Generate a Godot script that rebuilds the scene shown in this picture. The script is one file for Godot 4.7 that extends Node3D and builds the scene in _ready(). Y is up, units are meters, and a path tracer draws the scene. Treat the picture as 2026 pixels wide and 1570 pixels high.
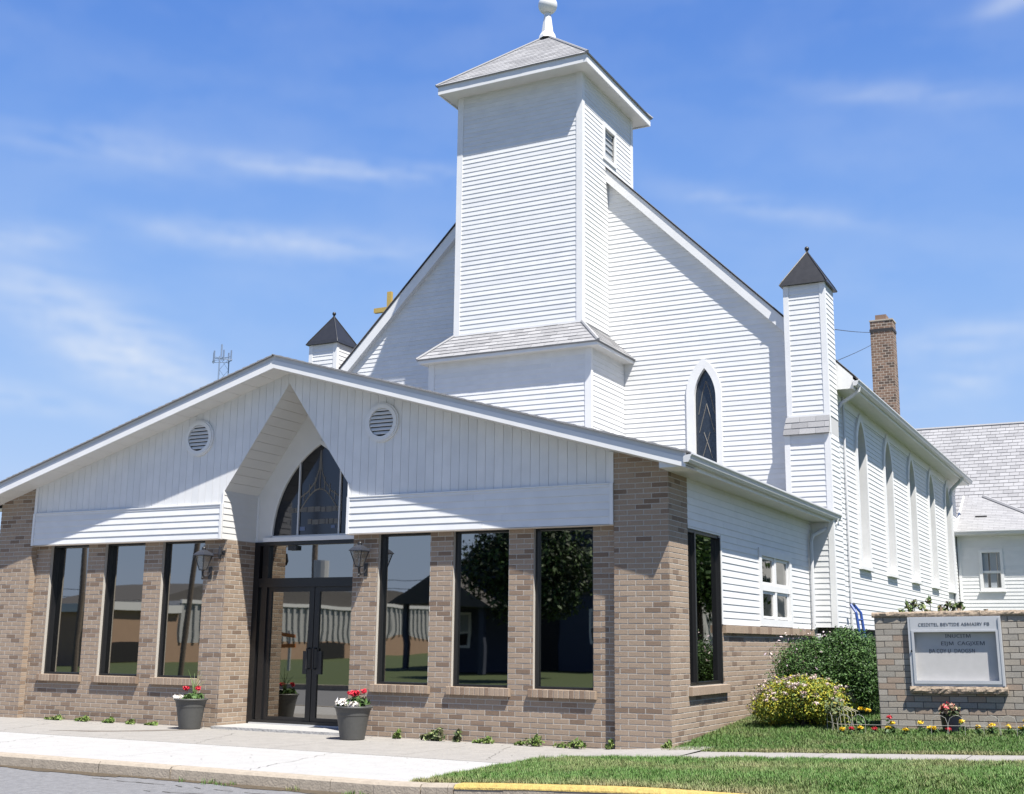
extends Node3D
# A white clapboard church with a brick entrance hall, seen from across the street on a clear day.

const EXPOSURE := 2.18
const SUN_DIR := Vector3(0.404, 0.876, 0.265)
const CAM_POS := Vector3(5.319, 1.266, 14.372)
const BOARD := 0.0956          # exposure of one clapboard
const COURSE := 0.0677         # height of one brick course
const BRICK := 0.2225          # length of one brick with its joint

var rng := RandomNumberGenerator.new()
var names := {}
var bag := {}                  # pieces waiting to be turned into nodes: key -> Array
var M := {}                    # materials

# ------------------------------------------------------------------ shapes
class MB:
	var st := SurfaceTool.new()
	var x := Transform3D.IDENTITY
	func _init(xf := Transform3D.IDENTITY, smooth := false) -> void:
		st.begin(Mesh.PRIMITIVE_TRIANGLES)
		st.set_smooth_group(0 if smooth else 0xFFFFFFFF)
		x = xf
	func tri(a: Vector3, b: Vector3, c: Vector3) -> void:      # counter-clockwise from outside
		st.add_vertex(x * a); st.add_vertex(x * c); st.add_vertex(x * b)
	func quad(a: Vector3, b: Vector3, c: Vector3, d: Vector3) -> void:
		tri(a, b, c); tri(a, c, d)
	func box(lo: Vector3, hi: Vector3) -> MB:
		var p := [Vector3(lo.x, lo.y, lo.z), Vector3(hi.x, lo.y, lo.z), Vector3(hi.x, hi.y, lo.z), Vector3(lo.x, hi.y, lo.z), Vector3(lo.x, lo.y, hi.z), Vector3(hi.x, lo.y, hi.z), Vector3(hi.x, hi.y, hi.z), Vector3(lo.x, hi.y, hi.z)]
		hexa(p)
		return self
	func hexa(p: Array) -> void:                              # 0-3 back (ccw seen from the front), 4-7 front
		quad(p[4], p[5], p[6], p[7]); quad(p[1], p[0], p[3], p[2])
		quad(p[0], p[4], p[7], p[3]); quad(p[5], p[1], p[2], p[6])
		quad(p[7], p[6], p[2], p[3]); quad(p[0], p[1], p[5], p[4])
	func bevel(lo: Vector3, hi: Vector3, e: float) -> MB:      # a box whose edges are chamfered on the front and the sides
		var a := Vector3(lo.x, lo.y, lo.z); var f := hi.z; var m := hi.z - e
		var q := [Vector2(lo.x, lo.y), Vector2(hi.x, lo.y), Vector2(hi.x, hi.y), Vector2(lo.x, hi.y)]
		var r := [Vector2(lo.x + e, lo.y + e), Vector2(hi.x - e, lo.y + e), Vector2(hi.x - e, hi.y - e), Vector2(lo.x + e, hi.y - e)]
		for i in 4:
			var j := (i + 1) % 4
			quad(v3(q[i], a.z), v3(q[j], a.z), v3(q[j], m), v3(q[i], m))
			quad(v3(q[i], m), v3(q[j], m), v3(r[j], f), v3(r[i], f))
		quad(v3(r[0], f), v3(r[1], f), v3(r[2], f), v3(r[3], f))
		return self
	func v3(p: Vector2, w: float) -> Vector3: return Vector3(p.x, p.y, w)
	func prism(poly: PackedVector2Array, w0: float, w1: float, back := true) -> MB:
		var p := ccw(poly)
		var t := Geometry2D.triangulate_polygon(p)
		for i in range(0, t.size(), 3):
			var a := p[t[i]]; var b := p[t[i + 1]]; var c := p[t[i + 2]]
			if (b - a).cross(c - a) < 0.0:
				var k := b; b = c; c = k
			tri(v3(a, w1), v3(b, w1), v3(c, w1))
			if back: tri(v3(a, w0), v3(c, w0), v3(b, w0))
		for i in p.size():
			var a := p[i]; var b := p[(i + 1) % p.size()]
			quad(v3(a, w0), v3(b, w0), v3(b, w1), v3(a, w1))
		return self
	func ccw(poly: PackedVector2Array) -> PackedVector2Array:
		var s := 0.0
		for i in poly.size(): s += poly[i].cross(poly[(i + 1) % poly.size()])
		if s < 0.0:
			var r := poly.duplicate(); r.reverse(); return r
		return poly
	func board(poly: PackedVector2Array, vb: float, e: float, t: float, t1: float) -> MB:   # a lapped board: its lower edge stands t proud, its upper edge t1
		var p := ccw(poly); var tr := Geometry2D.triangulate_polygon(p)
		var w := PackedFloat32Array()
		for q in p: w.append(t + (t1 - t) * clampf((q.y - vb) / e, 0.0, 1.0))
		for i in range(0, tr.size(), 3):
			var a := tr[i]; var b := tr[i + 1]; var c := tr[i + 2]
			if (p[b] - p[a]).cross(p[c] - p[a]) < 0.0:
				var k := b; b = c; c = k
			tri(v3(p[a], w[a]), v3(p[b], w[b]), v3(p[c], w[c]))
		for i in p.size():
			var j := (i + 1) % p.size()
			quad(v3(p[i], 0.0), v3(p[j], 0.0), v3(p[j], w[j]), v3(p[i], w[i]))
		return self
	func tube(pts: Array, r, sides := 8, caps := true) -> MB:  # r: a number or one per point
		var rings := []
		var up := Vector3.UP
		for i in pts.size():
			var d: Vector3 = (pts[mini(i + 1, pts.size() - 1)] - pts[maxi(i - 1, 0)]).normalized()
			if absf(d.dot(up)) > 0.95: up = Vector3.RIGHT if absf(d.x) < 0.9 else Vector3.BACK
			var s := d.cross(up).normalized(); var u := s.cross(d).normalized(); up = u
			var rr: float = r[i] if r is Array else r
			var ring := []
			for k in sides:
				var a := TAU * k / sides
				ring.append(pts[i] + (s * cos(a) + u * sin(a)) * rr)
			rings.append(ring)
		for i in rings.size() - 1:
			for k in sides:
				var n := (k + 1) % sides
				quad(rings[i][k], rings[i + 1][k], rings[i + 1][n], rings[i][n])
		if caps:
			for k in range(1, sides - 1):
				tri(rings[0][0], rings[0][k], rings[0][k + 1])
				tri(rings[-1][0], rings[-1][k + 1], rings[-1][k])
		return self
	func lathe(prof: Array, c: Vector3, sides := 24, from := 0.0) -> MB:   # prof: Vector2(radius, height)
		for i in prof.size() - 1:
			for k in sides:
				var a := TAU * k / sides + from; var b := TAU * (k + 1) / sides + from
				var p: Vector2 = prof[i]; var q: Vector2 = prof[i + 1]
				var p0 := c + Vector3(cos(a) * p.x, p.y, sin(a) * p.x); var p1 := c + Vector3(cos(b) * p.x, p.y, sin(b) * p.x)
				var q0 := c + Vector3(cos(a) * q.x, q.y, sin(a) * q.x); var q1 := c + Vector3(cos(b) * q.x, q.y, sin(b) * q.x)
				if p.x > 0.00001 and q.x > 0.00001: quad(p1, p0, q0, q1)
				elif p.x > 0.00001: tri(p1, p0, q0)
				else: tri(p0, q0, q1)
		return self
	func done() -> ArrayMesh:
		st.generate_normals()
		return st.commit()

func P2(a: Array) -> PackedVector2Array:
	var p := PackedVector2Array()
	for i in range(0, a.size(), 2): p.append(Vector2(a[i], a[i + 1]))
	return p
func R2(x0: float, y0: float, x1: float, y1: float) -> PackedVector2Array:
	return P2([x0, y0, x1, y0, x1, y1, x0, y1])
func front(z: float) -> Transform3D: return Transform3D(Basis.IDENTITY, Vector3(0, 0, z))
func right(x: float) -> Transform3D: return Transform3D(Basis(Vector3(0, 0, -1), Vector3.UP, Vector3(1, 0, 0)), Vector3(x, 0, 0))
func left(x: float) -> Transform3D: return Transform3D(Basis(Vector3(0, 0, 1), Vector3.UP, Vector3(-1, 0, 0)), Vector3(x, 0, 0))
func back(z: float) -> Transform3D: return Transform3D(Basis(Vector3(-1, 0, 0), Vector3.UP, Vector3(0, 0, -1)), Vector3(0, 0, z))

# ------------------------------------------------------------------ objects
func numbered(n: String) -> String:
	names[n] = names.get(n, -1) + 1
	return n if names[n] == 0 else "%s_%03d" % [n, names[n]]
func thing(called: String, label: String, category: String, at := Vector3.ZERO, group := "", turn := 0.0) -> Node3D:
	var o := Node3D.new(); o.name = numbered(called); add_child(o)
	o.position = at; o.rotation.y = turn
	o.set_meta("label", label); o.set_meta("category", category)
	if group: o.set_meta("group", group)
	return o
func part(called: String, mesh: Mesh, mat: Material, parent: Node, xf := Transform3D.IDENTITY) -> MeshInstance3D:
	var o := MeshInstance3D.new(); o.mesh = mesh; o.material_override = mat
	o.name = called
	if parent == self: o.name = numbered(called)
	o.transform = xf
	parent.add_child(o, true)
	return o
func structure(called: String, mesh: Mesh, mat: Material) -> MeshInstance3D:
	var o := part(called, mesh, mat, self); o.set_meta("kind", "structure"); return o
func solo(called: String, mesh: Mesh, mat: Material, label: String, category: String, group := "", at := Transform3D.IDENTITY) -> MeshInstance3D:
	var o := part(called, mesh, mat, self, at); o.set_meta("label", label); o.set_meta("category", category)
	if group: o.set_meta("group", group)
	return o

# a piece (brick, clapboard, shingle) is kept until finish(): the 300 of a kind that show largest become nodes, the rest one mesh
func piece(key: String, mesh: Mesh, mat: Material, parent: Node3D, xf: Transform3D, area: float) -> void:
	var g := parent.global_transform * xf
	var c := g * mesh.get_aabb().get_center()
	var to := CAM_POS - c
	var face := maxf(0.0, g.basis.z.normalized().dot(to.normalized()))
	var s := area * face / to.length_squared()
	if c.x < -11.7: s *= 0.1
	if not bag.has(key): bag[key] = []
	bag[key].append([s, mesh, mat, parent, xf])
func finish(key: String, owner_thing: Node3D, most := 300) -> void:
	if not bag.has(key): return
	var a: Array = bag[key]
	var called := key.get_slice(":", 1)
	a.sort_custom(func(p, q): return p[0] > q[0])
	var rest := {}
	for i in a.size():
		var e: Array = a[i]
		if i < most and e[0] > 0.0:
			part(called, e[1], e[2], e[3], e[4])
		else:
			if not rest.has(e[2]): rest[e[2]] = SurfaceTool.new()
			var st: SurfaceTool = rest[e[2]]
			st.append_from(e[1], 0, owner_thing.global_transform.affine_inverse() * e[3].global_transform * e[4])
	if rest.size():
		var m := ArrayMesh.new()
		for k in rest:
			rest[k].commit(m)
			m.surface_set_material(m.get_surface_count() - 1, k)
		var o := MeshInstance3D.new(); o.mesh = m; o.name = called; o.set_meta("kind", "stuff")
		owner_thing.add_child(o, true)
	bag.erase(key)

# lapped boards over a wall outline; the wall node's own axes are u, v, w
func siding(key: String, wall: Node3D, poly: PackedVector2Array, holes: Array, e := BOARD, t := 0.0105, mats: Array = [], v_from := -1000.0, local := Transform3D.IDENTITY) -> void:
	if mats.is_empty(): mats = [M.siding, M.siding, M.siding_b, M.siding_c]
	var lo := 1e9; var hi := -1e9; var l := 1e9; var r := -1e9
	for p in poly: lo = minf(lo, p.y); hi = maxf(hi, p.y); l = minf(l, p.x); r = maxf(r, p.x)
	var v := lo if v_from < -999.0 else v_from
	while v > lo + 0.001: v -= e
	while v < hi - 0.004:
		var strip := R2(l - 1.0, maxf(v, lo), r + 1.0, minf(v + e, hi))
		var got: Array = Geometry2D.intersect_polygons(strip, poly)
		for h in holes:
			var nxt := []
			for g in got:
				for c in Geometry2D.clip_polygons(g, h):
					if not Geometry2D.is_polygon_clockwise(c): nxt.append(c)
					else: nxt.append(c)
			got = nxt
		var cut := []
		for g in got:
			var ga := 1e9; var gb := -1e9
			for q in g: ga = minf(ga, q.x); gb = maxf(gb, q.x)
			if gb - ga < 2.9: cut.append(g); continue
			var x := ga + rng.randf_range(0.6, 3.0)
			var prev := ga - 1.0
			while x < gb - 0.5:
				cut.append_array(Geometry2D.intersect_polygons(g, R2(prev, -100, x - 0.0008, 100)))
				prev = x + 0.0008; x += rng.randf_range(2.4, 3.8)
			cut.append_array(Geometry2D.intersect_polygons(g, R2(prev, -100, gb + 1.0, 100)))
		for g in cut:
			if g.size() < 3: continue
			var ar := area_of(g)
			if ar < 0.0004: continue
			var w := t * rng.randf_range(0.9, 1.1)
			piece(key, MB.new().board(g, v, e, w, 0.0015).done(), mats[rng.randi() % mats.size()], wall, local, ar)
		v += e
func area_of(p: PackedVector2Array) -> float:
	var s := 0.0
	for i in p.size(): s += p[i].cross(p[(i + 1) % p.size()])
	return absf(s) * 0.5

# upright grooved planks over an outline
func planks(key: String, wall: Node3D, poly: PackedVector2Array, holes: Array, wide: float, t: float, mat: Array, gap := 0.006) -> void:
	var l := 1e9; var r := -1e9; var lo := 1e9; var hi := -1e9
	for p in poly: lo = minf(lo, p.y); hi = maxf(hi, p.y); l = minf(l, p.x); r = maxf(r, p.x)
	var u := l
	while u < r - 0.01:
		var got: Array = Geometry2D.intersect_polygons(R2(u + gap * 0.5, lo - 1, minf(u + wide, r) - gap * 0.5, hi + 1), poly)
		for h in holes:
			var nxt := []
			for g in got: nxt.append_array(Geometry2D.clip_polygons(g, h))
			got = nxt
		for g in got:
			if area_of(g) > 0.0005: piece(key, MB.new().prism(g, 0.0, t, false).done(), mat[rng.randi() % mat.size()], wall, Transform3D.IDENTITY, area_of(g))
		u += wide

# running-bond brickwork over an outline; whole bricks share one mesh
var brick_mesh := {}
func shared_brick(l: float, h: float) -> Mesh:
	var k := "%.3f %.3f" % [l, h]
	if not brick_mesh.has(k): brick_mesh[k] = MB.new().bevel(Vector3(0, 0, 0), Vector3(l, h, 0.0035), 0.0018).done()
	return brick_mesh[k]
func bricks(key: String, wall: Node3D, poly: PackedVector2Array, holes: Array, mats: Array, weights: Array, v0 := 0.0, u0 := 0.0, bl := BRICK, bh := COURSE, joint := 0.012, phase := 0) -> void:
	var l := 1e9; var r := -1e9; var lo := 1e9; var hi := -1e9
	for p in poly: lo = minf(lo, p.y); hi = maxf(hi, p.y); l = minf(l, p.x); r = maxf(r, p.x)
	var row := floori((lo - v0) / bh)
	while v0 + row * bh < hi:
		var v := v0 + row * bh + joint * 0.5
		var off := u0 + (bl * 0.5 if (row + phase) % 2 == 0 else 0.0)
		var c := floori((l - off) / bl)
		while off + c * bl < r:
			var u := off + c * bl + joint * 0.5
			var rect := R2(u, v, u + bl - joint, v + bh - joint)
			var whole := area_of(rect)
			var got: Array = Geometry2D.intersect_polygons(rect, poly)
			for h in holes:
				var nxt := []
				for g in got: nxt.append_array(Geometry2D.clip_polygons(g, h))
				got = nxt
			var x := rng.randf(); var mi := 0
			while mi < weights.size() - 1 and x > weights[mi]:
				x -= weights[mi]; mi += 1
			for g in got:
				var ar := area_of(g)
				if ar < whole * 0.06: continue
				if ar > whole * 0.985:
					piece(key, shared_brick(bl - joint, bh - joint), mats[mi], wall, Transform3D(Basis.IDENTITY, Vector3(u, v, rng.randf_range(-0.001, 0.001))), ar)
				else:
					piece(key, MB.new().prism(g, -0.001, 0.0032, false).done(), mats[mi], wall, Transform3D.IDENTITY, ar)
			c += 1
		row += 1

# roof shingles: lapped tabs with slots between
func shingles(key: String, roof: Node3D, poly: PackedVector2Array, tab: float, e: float, t: float, mats: Array, slot := 0.006, t1 := 0.002) -> void:
	var l := 1e9; var r := -1e9; var lo := 1e9; var hi := -1e9
	for p in poly: lo = minf(lo, p.y); hi = maxf(hi, p.y); l = minf(l, p.x); r = maxf(r, p.x)
	var v := lo; var row := 0
	while v < hi - 0.005:
		var off := l - tab * fposmod(row * 0.5 + rng.randf_range(-0.08, 0.08), 1.0)
		while off < r:
			var w := tab * rng.randf_range(0.97, 1.03)
			for g in Geometry2D.intersect_polygons(R2(off + slot * 0.5, v + rng.randf_range(0.0, 0.004), off + w - slot * 0.5, minf(v + e, hi)), poly):
				if area_of(g) > 0.0006:
					piece(key, MB.new().board(g, v, e, t * rng.randf_range(0.8, 1.25), t1).done(), mats[rng.randi() % mats.size()], roof, Transform3D.IDENTITY, area_of(g))
			off += w
		v += e; row += 1

# a plane frame through three points: u along a->b, v from there towards c
func plane3(a: Vector3, b: Vector3, c: Vector3) -> Transform3D:
	var u := (b - a).normalized(); var n := u.cross(c - a).normalized(); var v := n.cross(u)
	return Transform3D(Basis(u, v, n), a)
func on(f: Transform3D, pts: Array) -> PackedVector2Array:
	var inv := f.affine_inverse(); var o := PackedVector2Array()
	for p in pts:
		var q: Vector3 = inv * p
		o.append(Vector2(q.x, q.y))
	return o

# ------------------------------------------------------------------ materials
func L(r: float, g: float, b: float) -> Color: return Color(r * 0.86, g * 0.86, b * 0.86).linear_to_srgb()
func mottle(seed_: int, freq: float, lo: float, hi: float, octaves := 4, size := 512, stretch := 1.0) -> ImageTexture:
	var n := FastNoiseLite.new(); n.seed = seed_; n.frequency = freq; n.fractal_octaves = octaves; n.noise_type = FastNoiseLite.TYPE_SIMPLEX_SMOOTH
	var im := n.get_seamless_image(size, maxi(8, int(size / stretch)))
	im.convert(Image.FORMAT_L8)
	var d := im.get_data()
	var mn := 255; var mx := 0
	for b in d: mn = mini(mn, b); mx = maxi(mx, b)
	var o := PackedByteArray(); o.resize(d.size())
	for i in d.size(): o[i] = int(255.0 * pow(lerpf(lo, hi, (d[i] - mn) / float(maxi(1, mx - mn))), 1.0 / 2.2))
	var out := Image.create_from_data(im.get_width(), im.get_height(), false, Image.FORMAT_L8, o)
	out.convert(Image.FORMAT_RGB8)
	return ImageTexture.create_from_image(out)
func relief(seed_: int, freq: float, octaves := 4, size := 512, bump := 4.0) -> ImageTexture:
	var n := FastNoiseLite.new(); n.seed = seed_; n.frequency = freq; n.fractal_octaves = octaves; n.noise_type = FastNoiseLite.TYPE_SIMPLEX_SMOOTH
	var im := n.get_seamless_image(size, size); im.convert(Image.FORMAT_RGBA8)
	im.bump_map_to_normal_map(bump)
	return ImageTexture.create_from_image(im)
func mottle_normal(seed_: int) -> ImageTexture: return relief(seed_, 0.006, 2, 256, 6.0)
func mat(c: Color, rough := 0.8, tex: Texture2D = null, scale := 1.0, nrm: Texture2D = null, nscale := 1.0, metal := 0.0) -> StandardMaterial3D:
	var m := StandardMaterial3D.new(); m.albedo_color = c; m.roughness = rough; m.metallic = metal
	if tex or nrm:
		m.uv1_triplanar = true; m.uv1_world_triplanar = true; m.uv1_scale = Vector3.ONE * scale
		if tex: m.albedo_texture = tex
		if nrm: m.normal_enabled = true; m.normal_texture = nrm; m.normal_scale = nscale
	return m

func make_materials() -> void:
	var fine := mottle(1, 0.03, 0.78, 1.0, 5)
	var soft := mottle(2, 0.008, 0.93, 1.0, 4)
	var drip := mottle(11, 0.012, 0.90, 1.0, 5, 512)
	var coarse := mottle(3, 0.012, 0.6, 1.0, 6, 1024)
	var spots := mottle(4, 0.05, 0.45, 1.0, 3)
	var grit := relief(5, 0.09, 4, 512, 3.0)
	var lumps := relief(6, 0.02, 5, 512, 6.0)
	M.siding = mat(L(0.745, 0.75, 0.75), 0.5, drip, 0.33)
	M.siding_b = mat(L(0.725, 0.732, 0.735), 0.5, drip, 0.29)
	M.siding_c = mat(L(0.76, 0.762, 0.76), 0.5, drip, 0.41)
	M.trim = mat(L(0.77, 0.772, 0.77), 0.45, soft, 0.5)
	M.panel = mat(L(0.70, 0.695, 0.675), 0.5, soft, 0.5)
	M.sheath = mat(L(0.5, 0.5, 0.5), 0.9)
	M.gutter = mat(L(0.62, 0.625, 0.635), 0.4, soft, 0.6)
	M.groove = mat(L(0.60, 0.54, 0.48), 0.9)
	M.brick_a = mat(L(0.355, 0.268, 0.195), 0.9, fine, 2.2, grit, 0.5)
	M.brick_b = mat(L(0.345, 0.26, 0.19), 0.9, fine, 2.0, grit, 0.5)
	M.brick_c = mat(L(0.215, 0.15, 0.105), 0.9, fine, 2.4, grit, 0.5)
	M.brick_d = mat(L(0.37, 0.282, 0.208), 0.9, fine, 2.3, grit, 0.5)
	M.brick_e = mat(L(0.262, 0.186, 0.132), 0.9, fine, 1.9, grit, 0.5)
	M.mortar = mat(L(0.51, 0.475, 0.42), 0.95, fine, 3.0, grit, 0.6)
	M.sign_a = mat(L(0.38, 0.34, 0.285), 0.9, fine, 2.2, grit, 0.6)
	M.sign_b = mat(L(0.34, 0.315, 0.275), 0.9, fine, 2.0, grit, 0.6)
	M.sign_c = mat(L(0.42, 0.385, 0.335), 0.9, fine, 2.4, grit, 0.6)
	M.sign_d = mat(L(0.37, 0.29, 0.225), 0.9, fine, 2.4, grit, 0.6)
	M.sign_joint = mat(L(0.13, 0.118, 0.105), 0.95, fine, 3.0)
	M.rock = mat(L(0.43, 0.34, 0.25), 0.9, coarse, 2.5, lumps, 1.2)
	M.chim_a = mat(L(0.19, 0.12, 0.085), 0.9, fine, 2.0)
	M.chim_b = mat(L(0.25, 0.165, 0.12), 0.9, fine, 2.0)
	M.chim_c = mat(L(0.10, 0.07, 0.055), 0.9, fine, 2.0)
	M.chim_joint = mat(L(0.42, 0.37, 0.31), 0.95)
	M.shingle_a = mat(L(0.335, 0.335, 0.345), 0.95, fine, 2.5, grit, 0.8)
	M.shingle_b = mat(L(0.29, 0.29, 0.30), 0.95, fine, 2.2, grit, 0.8)
	M.shingle_c = mat(L(0.37, 0.37, 0.38), 0.95, fine, 2.8, grit, 0.8)
	M.roof_under = mat(L(0.10, 0.10, 0.105), 0.95)
	M.roof_dark = mat(L(0.03, 0.03, 0.035), 0.9, fine, 1.5)
	M.cap_metal = mat(L(0.028, 0.028, 0.028), 0.42, coarse, 0.6)
	M.bronze = mat(L(0.012, 0.012, 0.013), 0.35)
	M.black_metal = mat(L(0.02, 0.02, 0.022), 0.4, soft, 1.0)
	M.lamp_roof = mat(L(0.03, 0.034, 0.045), 0.42)
	M.glass = mat(L(0.38, 0.37, 0.345), 0.015, null, 1.0, null, 1.0, 1.0)
	M.glass.normal_enabled = true; M.glass.normal_texture = mottle_normal(14); M.glass.normal_scale = 0.010
	M.glass.uv1_triplanar = true; M.glass.uv1_world_triplanar = true; M.glass.uv1_scale = Vector3.ONE * 0.35
	M.stained = mat(L(0.07, 0.072, 0.08), 0.06, null, 1.0, null, 1.0, 1.0)
	M.old_glass = mat(L(0.07, 0.085, 0.105), 0.25, coarse, 1.5, lumps, 0.25, 0.6)
	M.lead = mat(L(0.16, 0.15, 0.135), 0.5)
	M.tan_glass = mat(L(0.15, 0.135, 0.115), 0.3, spots, 4.0)
	M.blue_glass = mat(L(0.10, 0.13, 0.22), 0.2)
	M.curtain = mat(L(0.3, 0.33, 0.36), 0.7)
	M.concrete = mat(L(0.30, 0.285, 0.265), 0.95, mottle(12, 0.012, 0.84, 1.0, 6, 1024), 0.27, grit, 0.5)
	M.wet = mat(L(0.19, 0.165, 0.14), 0.9, coarse, 0.8)
	M.apron = mat(L(0.39, 0.385, 0.375), 0.95, mottle(9, 0.01, 0.88, 1.0, 6, 1024), 0.3, grit, 0.4)
	M.kerb = mat(L(0.40, 0.345, 0.275), 0.95, mottle(13, 0.02, 0.72, 1.0, 6), 0.7, grit, 0.35)
	M.kerb_yellow = mat(L(0.62, 0.45, 0.13), 0.8, mottle(8, 0.03, 0.5, 1.0, 5), 1.1, grit, 0.8)
	M.asphalt = mat(L(0.20, 0.20, 0.205), 0.95, mottle(10, 0.02, 0.7, 1.0, 6, 1024), 0.4, grit, 1.0)
	M.crack = mat(L(0.06, 0.055, 0.045), 1.0)
	M.crack_pale = mat(L(0.15, 0.14, 0.125), 1.0)
	M.soil = mat(L(0.10, 0.075, 0.045), 1.0, coarse, 1.2, lumps, 1.0)
	M.turf = mat(L(0.075, 0.105, 0.032), 1.0, coarse, 0.8, lumps, 0.8)
	M.stone = mat(L(0.10, 0.095, 0.09), 0.95, coarse, 1.5, lumps, 1.0)
	M.leaf = leafy(0.55)
	M.bark = mat(L(0.07, 0.055, 0.04), 0.95, coarse, 3.0, lumps, 1.0)
	M.pot = mat(L(0.085, 0.085, 0.08), 0.55, fine, 1.2)
	M.aluminium = mat(L(0.56, 0.57, 0.585), 0.38, soft, 1.2, null, 1.0, 0.25)
	M.board_face = mat(L(0.52, 0.51, 0.50), 0.5, soft, 1.5)
	M.letter = mat(L(0.05, 0.055, 0.07), 0.5)
	M.wire_white = mat(L(0.42, 0.41, 0.37), 0.5)
	M.stalk = mat(L(0.26, 0.25, 0.17), 0.8)
	M.gold = mat(L(0.52, 0.37, 0.10), 0.5, fine, 2.0)
	M.dark_pot = mat(L(0.012, 0.015, 0.025), 0.4)
	M.blue_paint = mat(L(0.025, 0.07, 0.28), 0.4)
	M.steel = mat(L(0.19, 0.25, 0.36), 0.5)
	M.wire_dark = mat(L(0.03, 0.04, 0.06), 0.6)
	M.house_blue = mat(L(0.04, 0.052, 0.085), 0.8, soft, 0.5)
	M.house_white = mat(L(0.7, 0.7, 0.69), 0.6)
	M.far_roof = mat(L(0.10, 0.095, 0.09), 0.95, fine, 1.0)
	M.tan_wall = mat(L(0.42, 0.28, 0.19), 0.9, soft, 0.4)
	M.rib_metal = mat(L(0.5, 0.5, 0.49), 0.5, soft, 0.5)
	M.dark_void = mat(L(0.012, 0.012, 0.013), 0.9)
	M.timber = mat(L(0.24, 0.19, 0.15), 0.95, coarse, 1.0)
	M.orange = mat(L(0.6, 0.16, 0.015), 0.6)
func leafy(back_: float) -> StandardMaterial3D:
	var m := StandardMaterial3D.new(); m.vertex_color_use_as_albedo = true; m.roughness = 0.65
	m.backlight = Color(back_ * 0.6, back_ * 0.7, back_ * 0.3); m.cull_mode = BaseMaterial3D.CULL_DISABLED
	return m

# ------------------------------------------------------------------ the ground
func hgt(x: float, z: float) -> float:
	var b := -0.05
	if x > 0.0: b = 0.038 * minf(x, lerpf(9.0, 1.3, clampf((z - 1.3) / 2.5, 0.0, 1.0)))
	elif x > -1.0: b = -0.05 + 0.05 * (x + 1.0)
	return b + 0.07 * clampf(-z, 0.0, 8.0) * clampf((x + 0.5) * 2.0, 0.0, 1.0)
func sheet(x0: float, x1: float, z0: float, z1: float, nx: int, nz: int, up: float, edge_drop := 0.0) -> ArrayMesh:
	var m := MB.new(Transform3D.IDENTITY, true)
	for i in nx:
		for j in nz:
			var xa := lerpf(x0, x1, i / float(nx)); var xb := lerpf(x0, x1, (i + 1) / float(nx))
			var za := lerpf(z0, z1, j / float(nz)); var zb := lerpf(z0, z1, (j + 1) / float(nz))
			m.quad(Vector3(xa, hgt(xa, zb) + up, zb), Vector3(xb, hgt(xb, zb) + up, zb), Vector3(xb, hgt(xb, za) + up, za), Vector3(xa, hgt(xa, za) + up, za))
	if edge_drop > 0.0:
		for i in nx:
			var xa := lerpf(x0, x1, i / float(nx)); var xb := lerpf(x0, x1, (i + 1) / float(nx))
			m.quad(Vector3(xa, hgt(xa, z1) + up - edge_drop, z1), Vector3(xb, hgt(xb, z1) + up - edge_drop, z1), Vector3(xb, hgt(xb, z1) + up, z1), Vector3(xa, hgt(xa, z1) + up, z1))
	return m.done()

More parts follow.
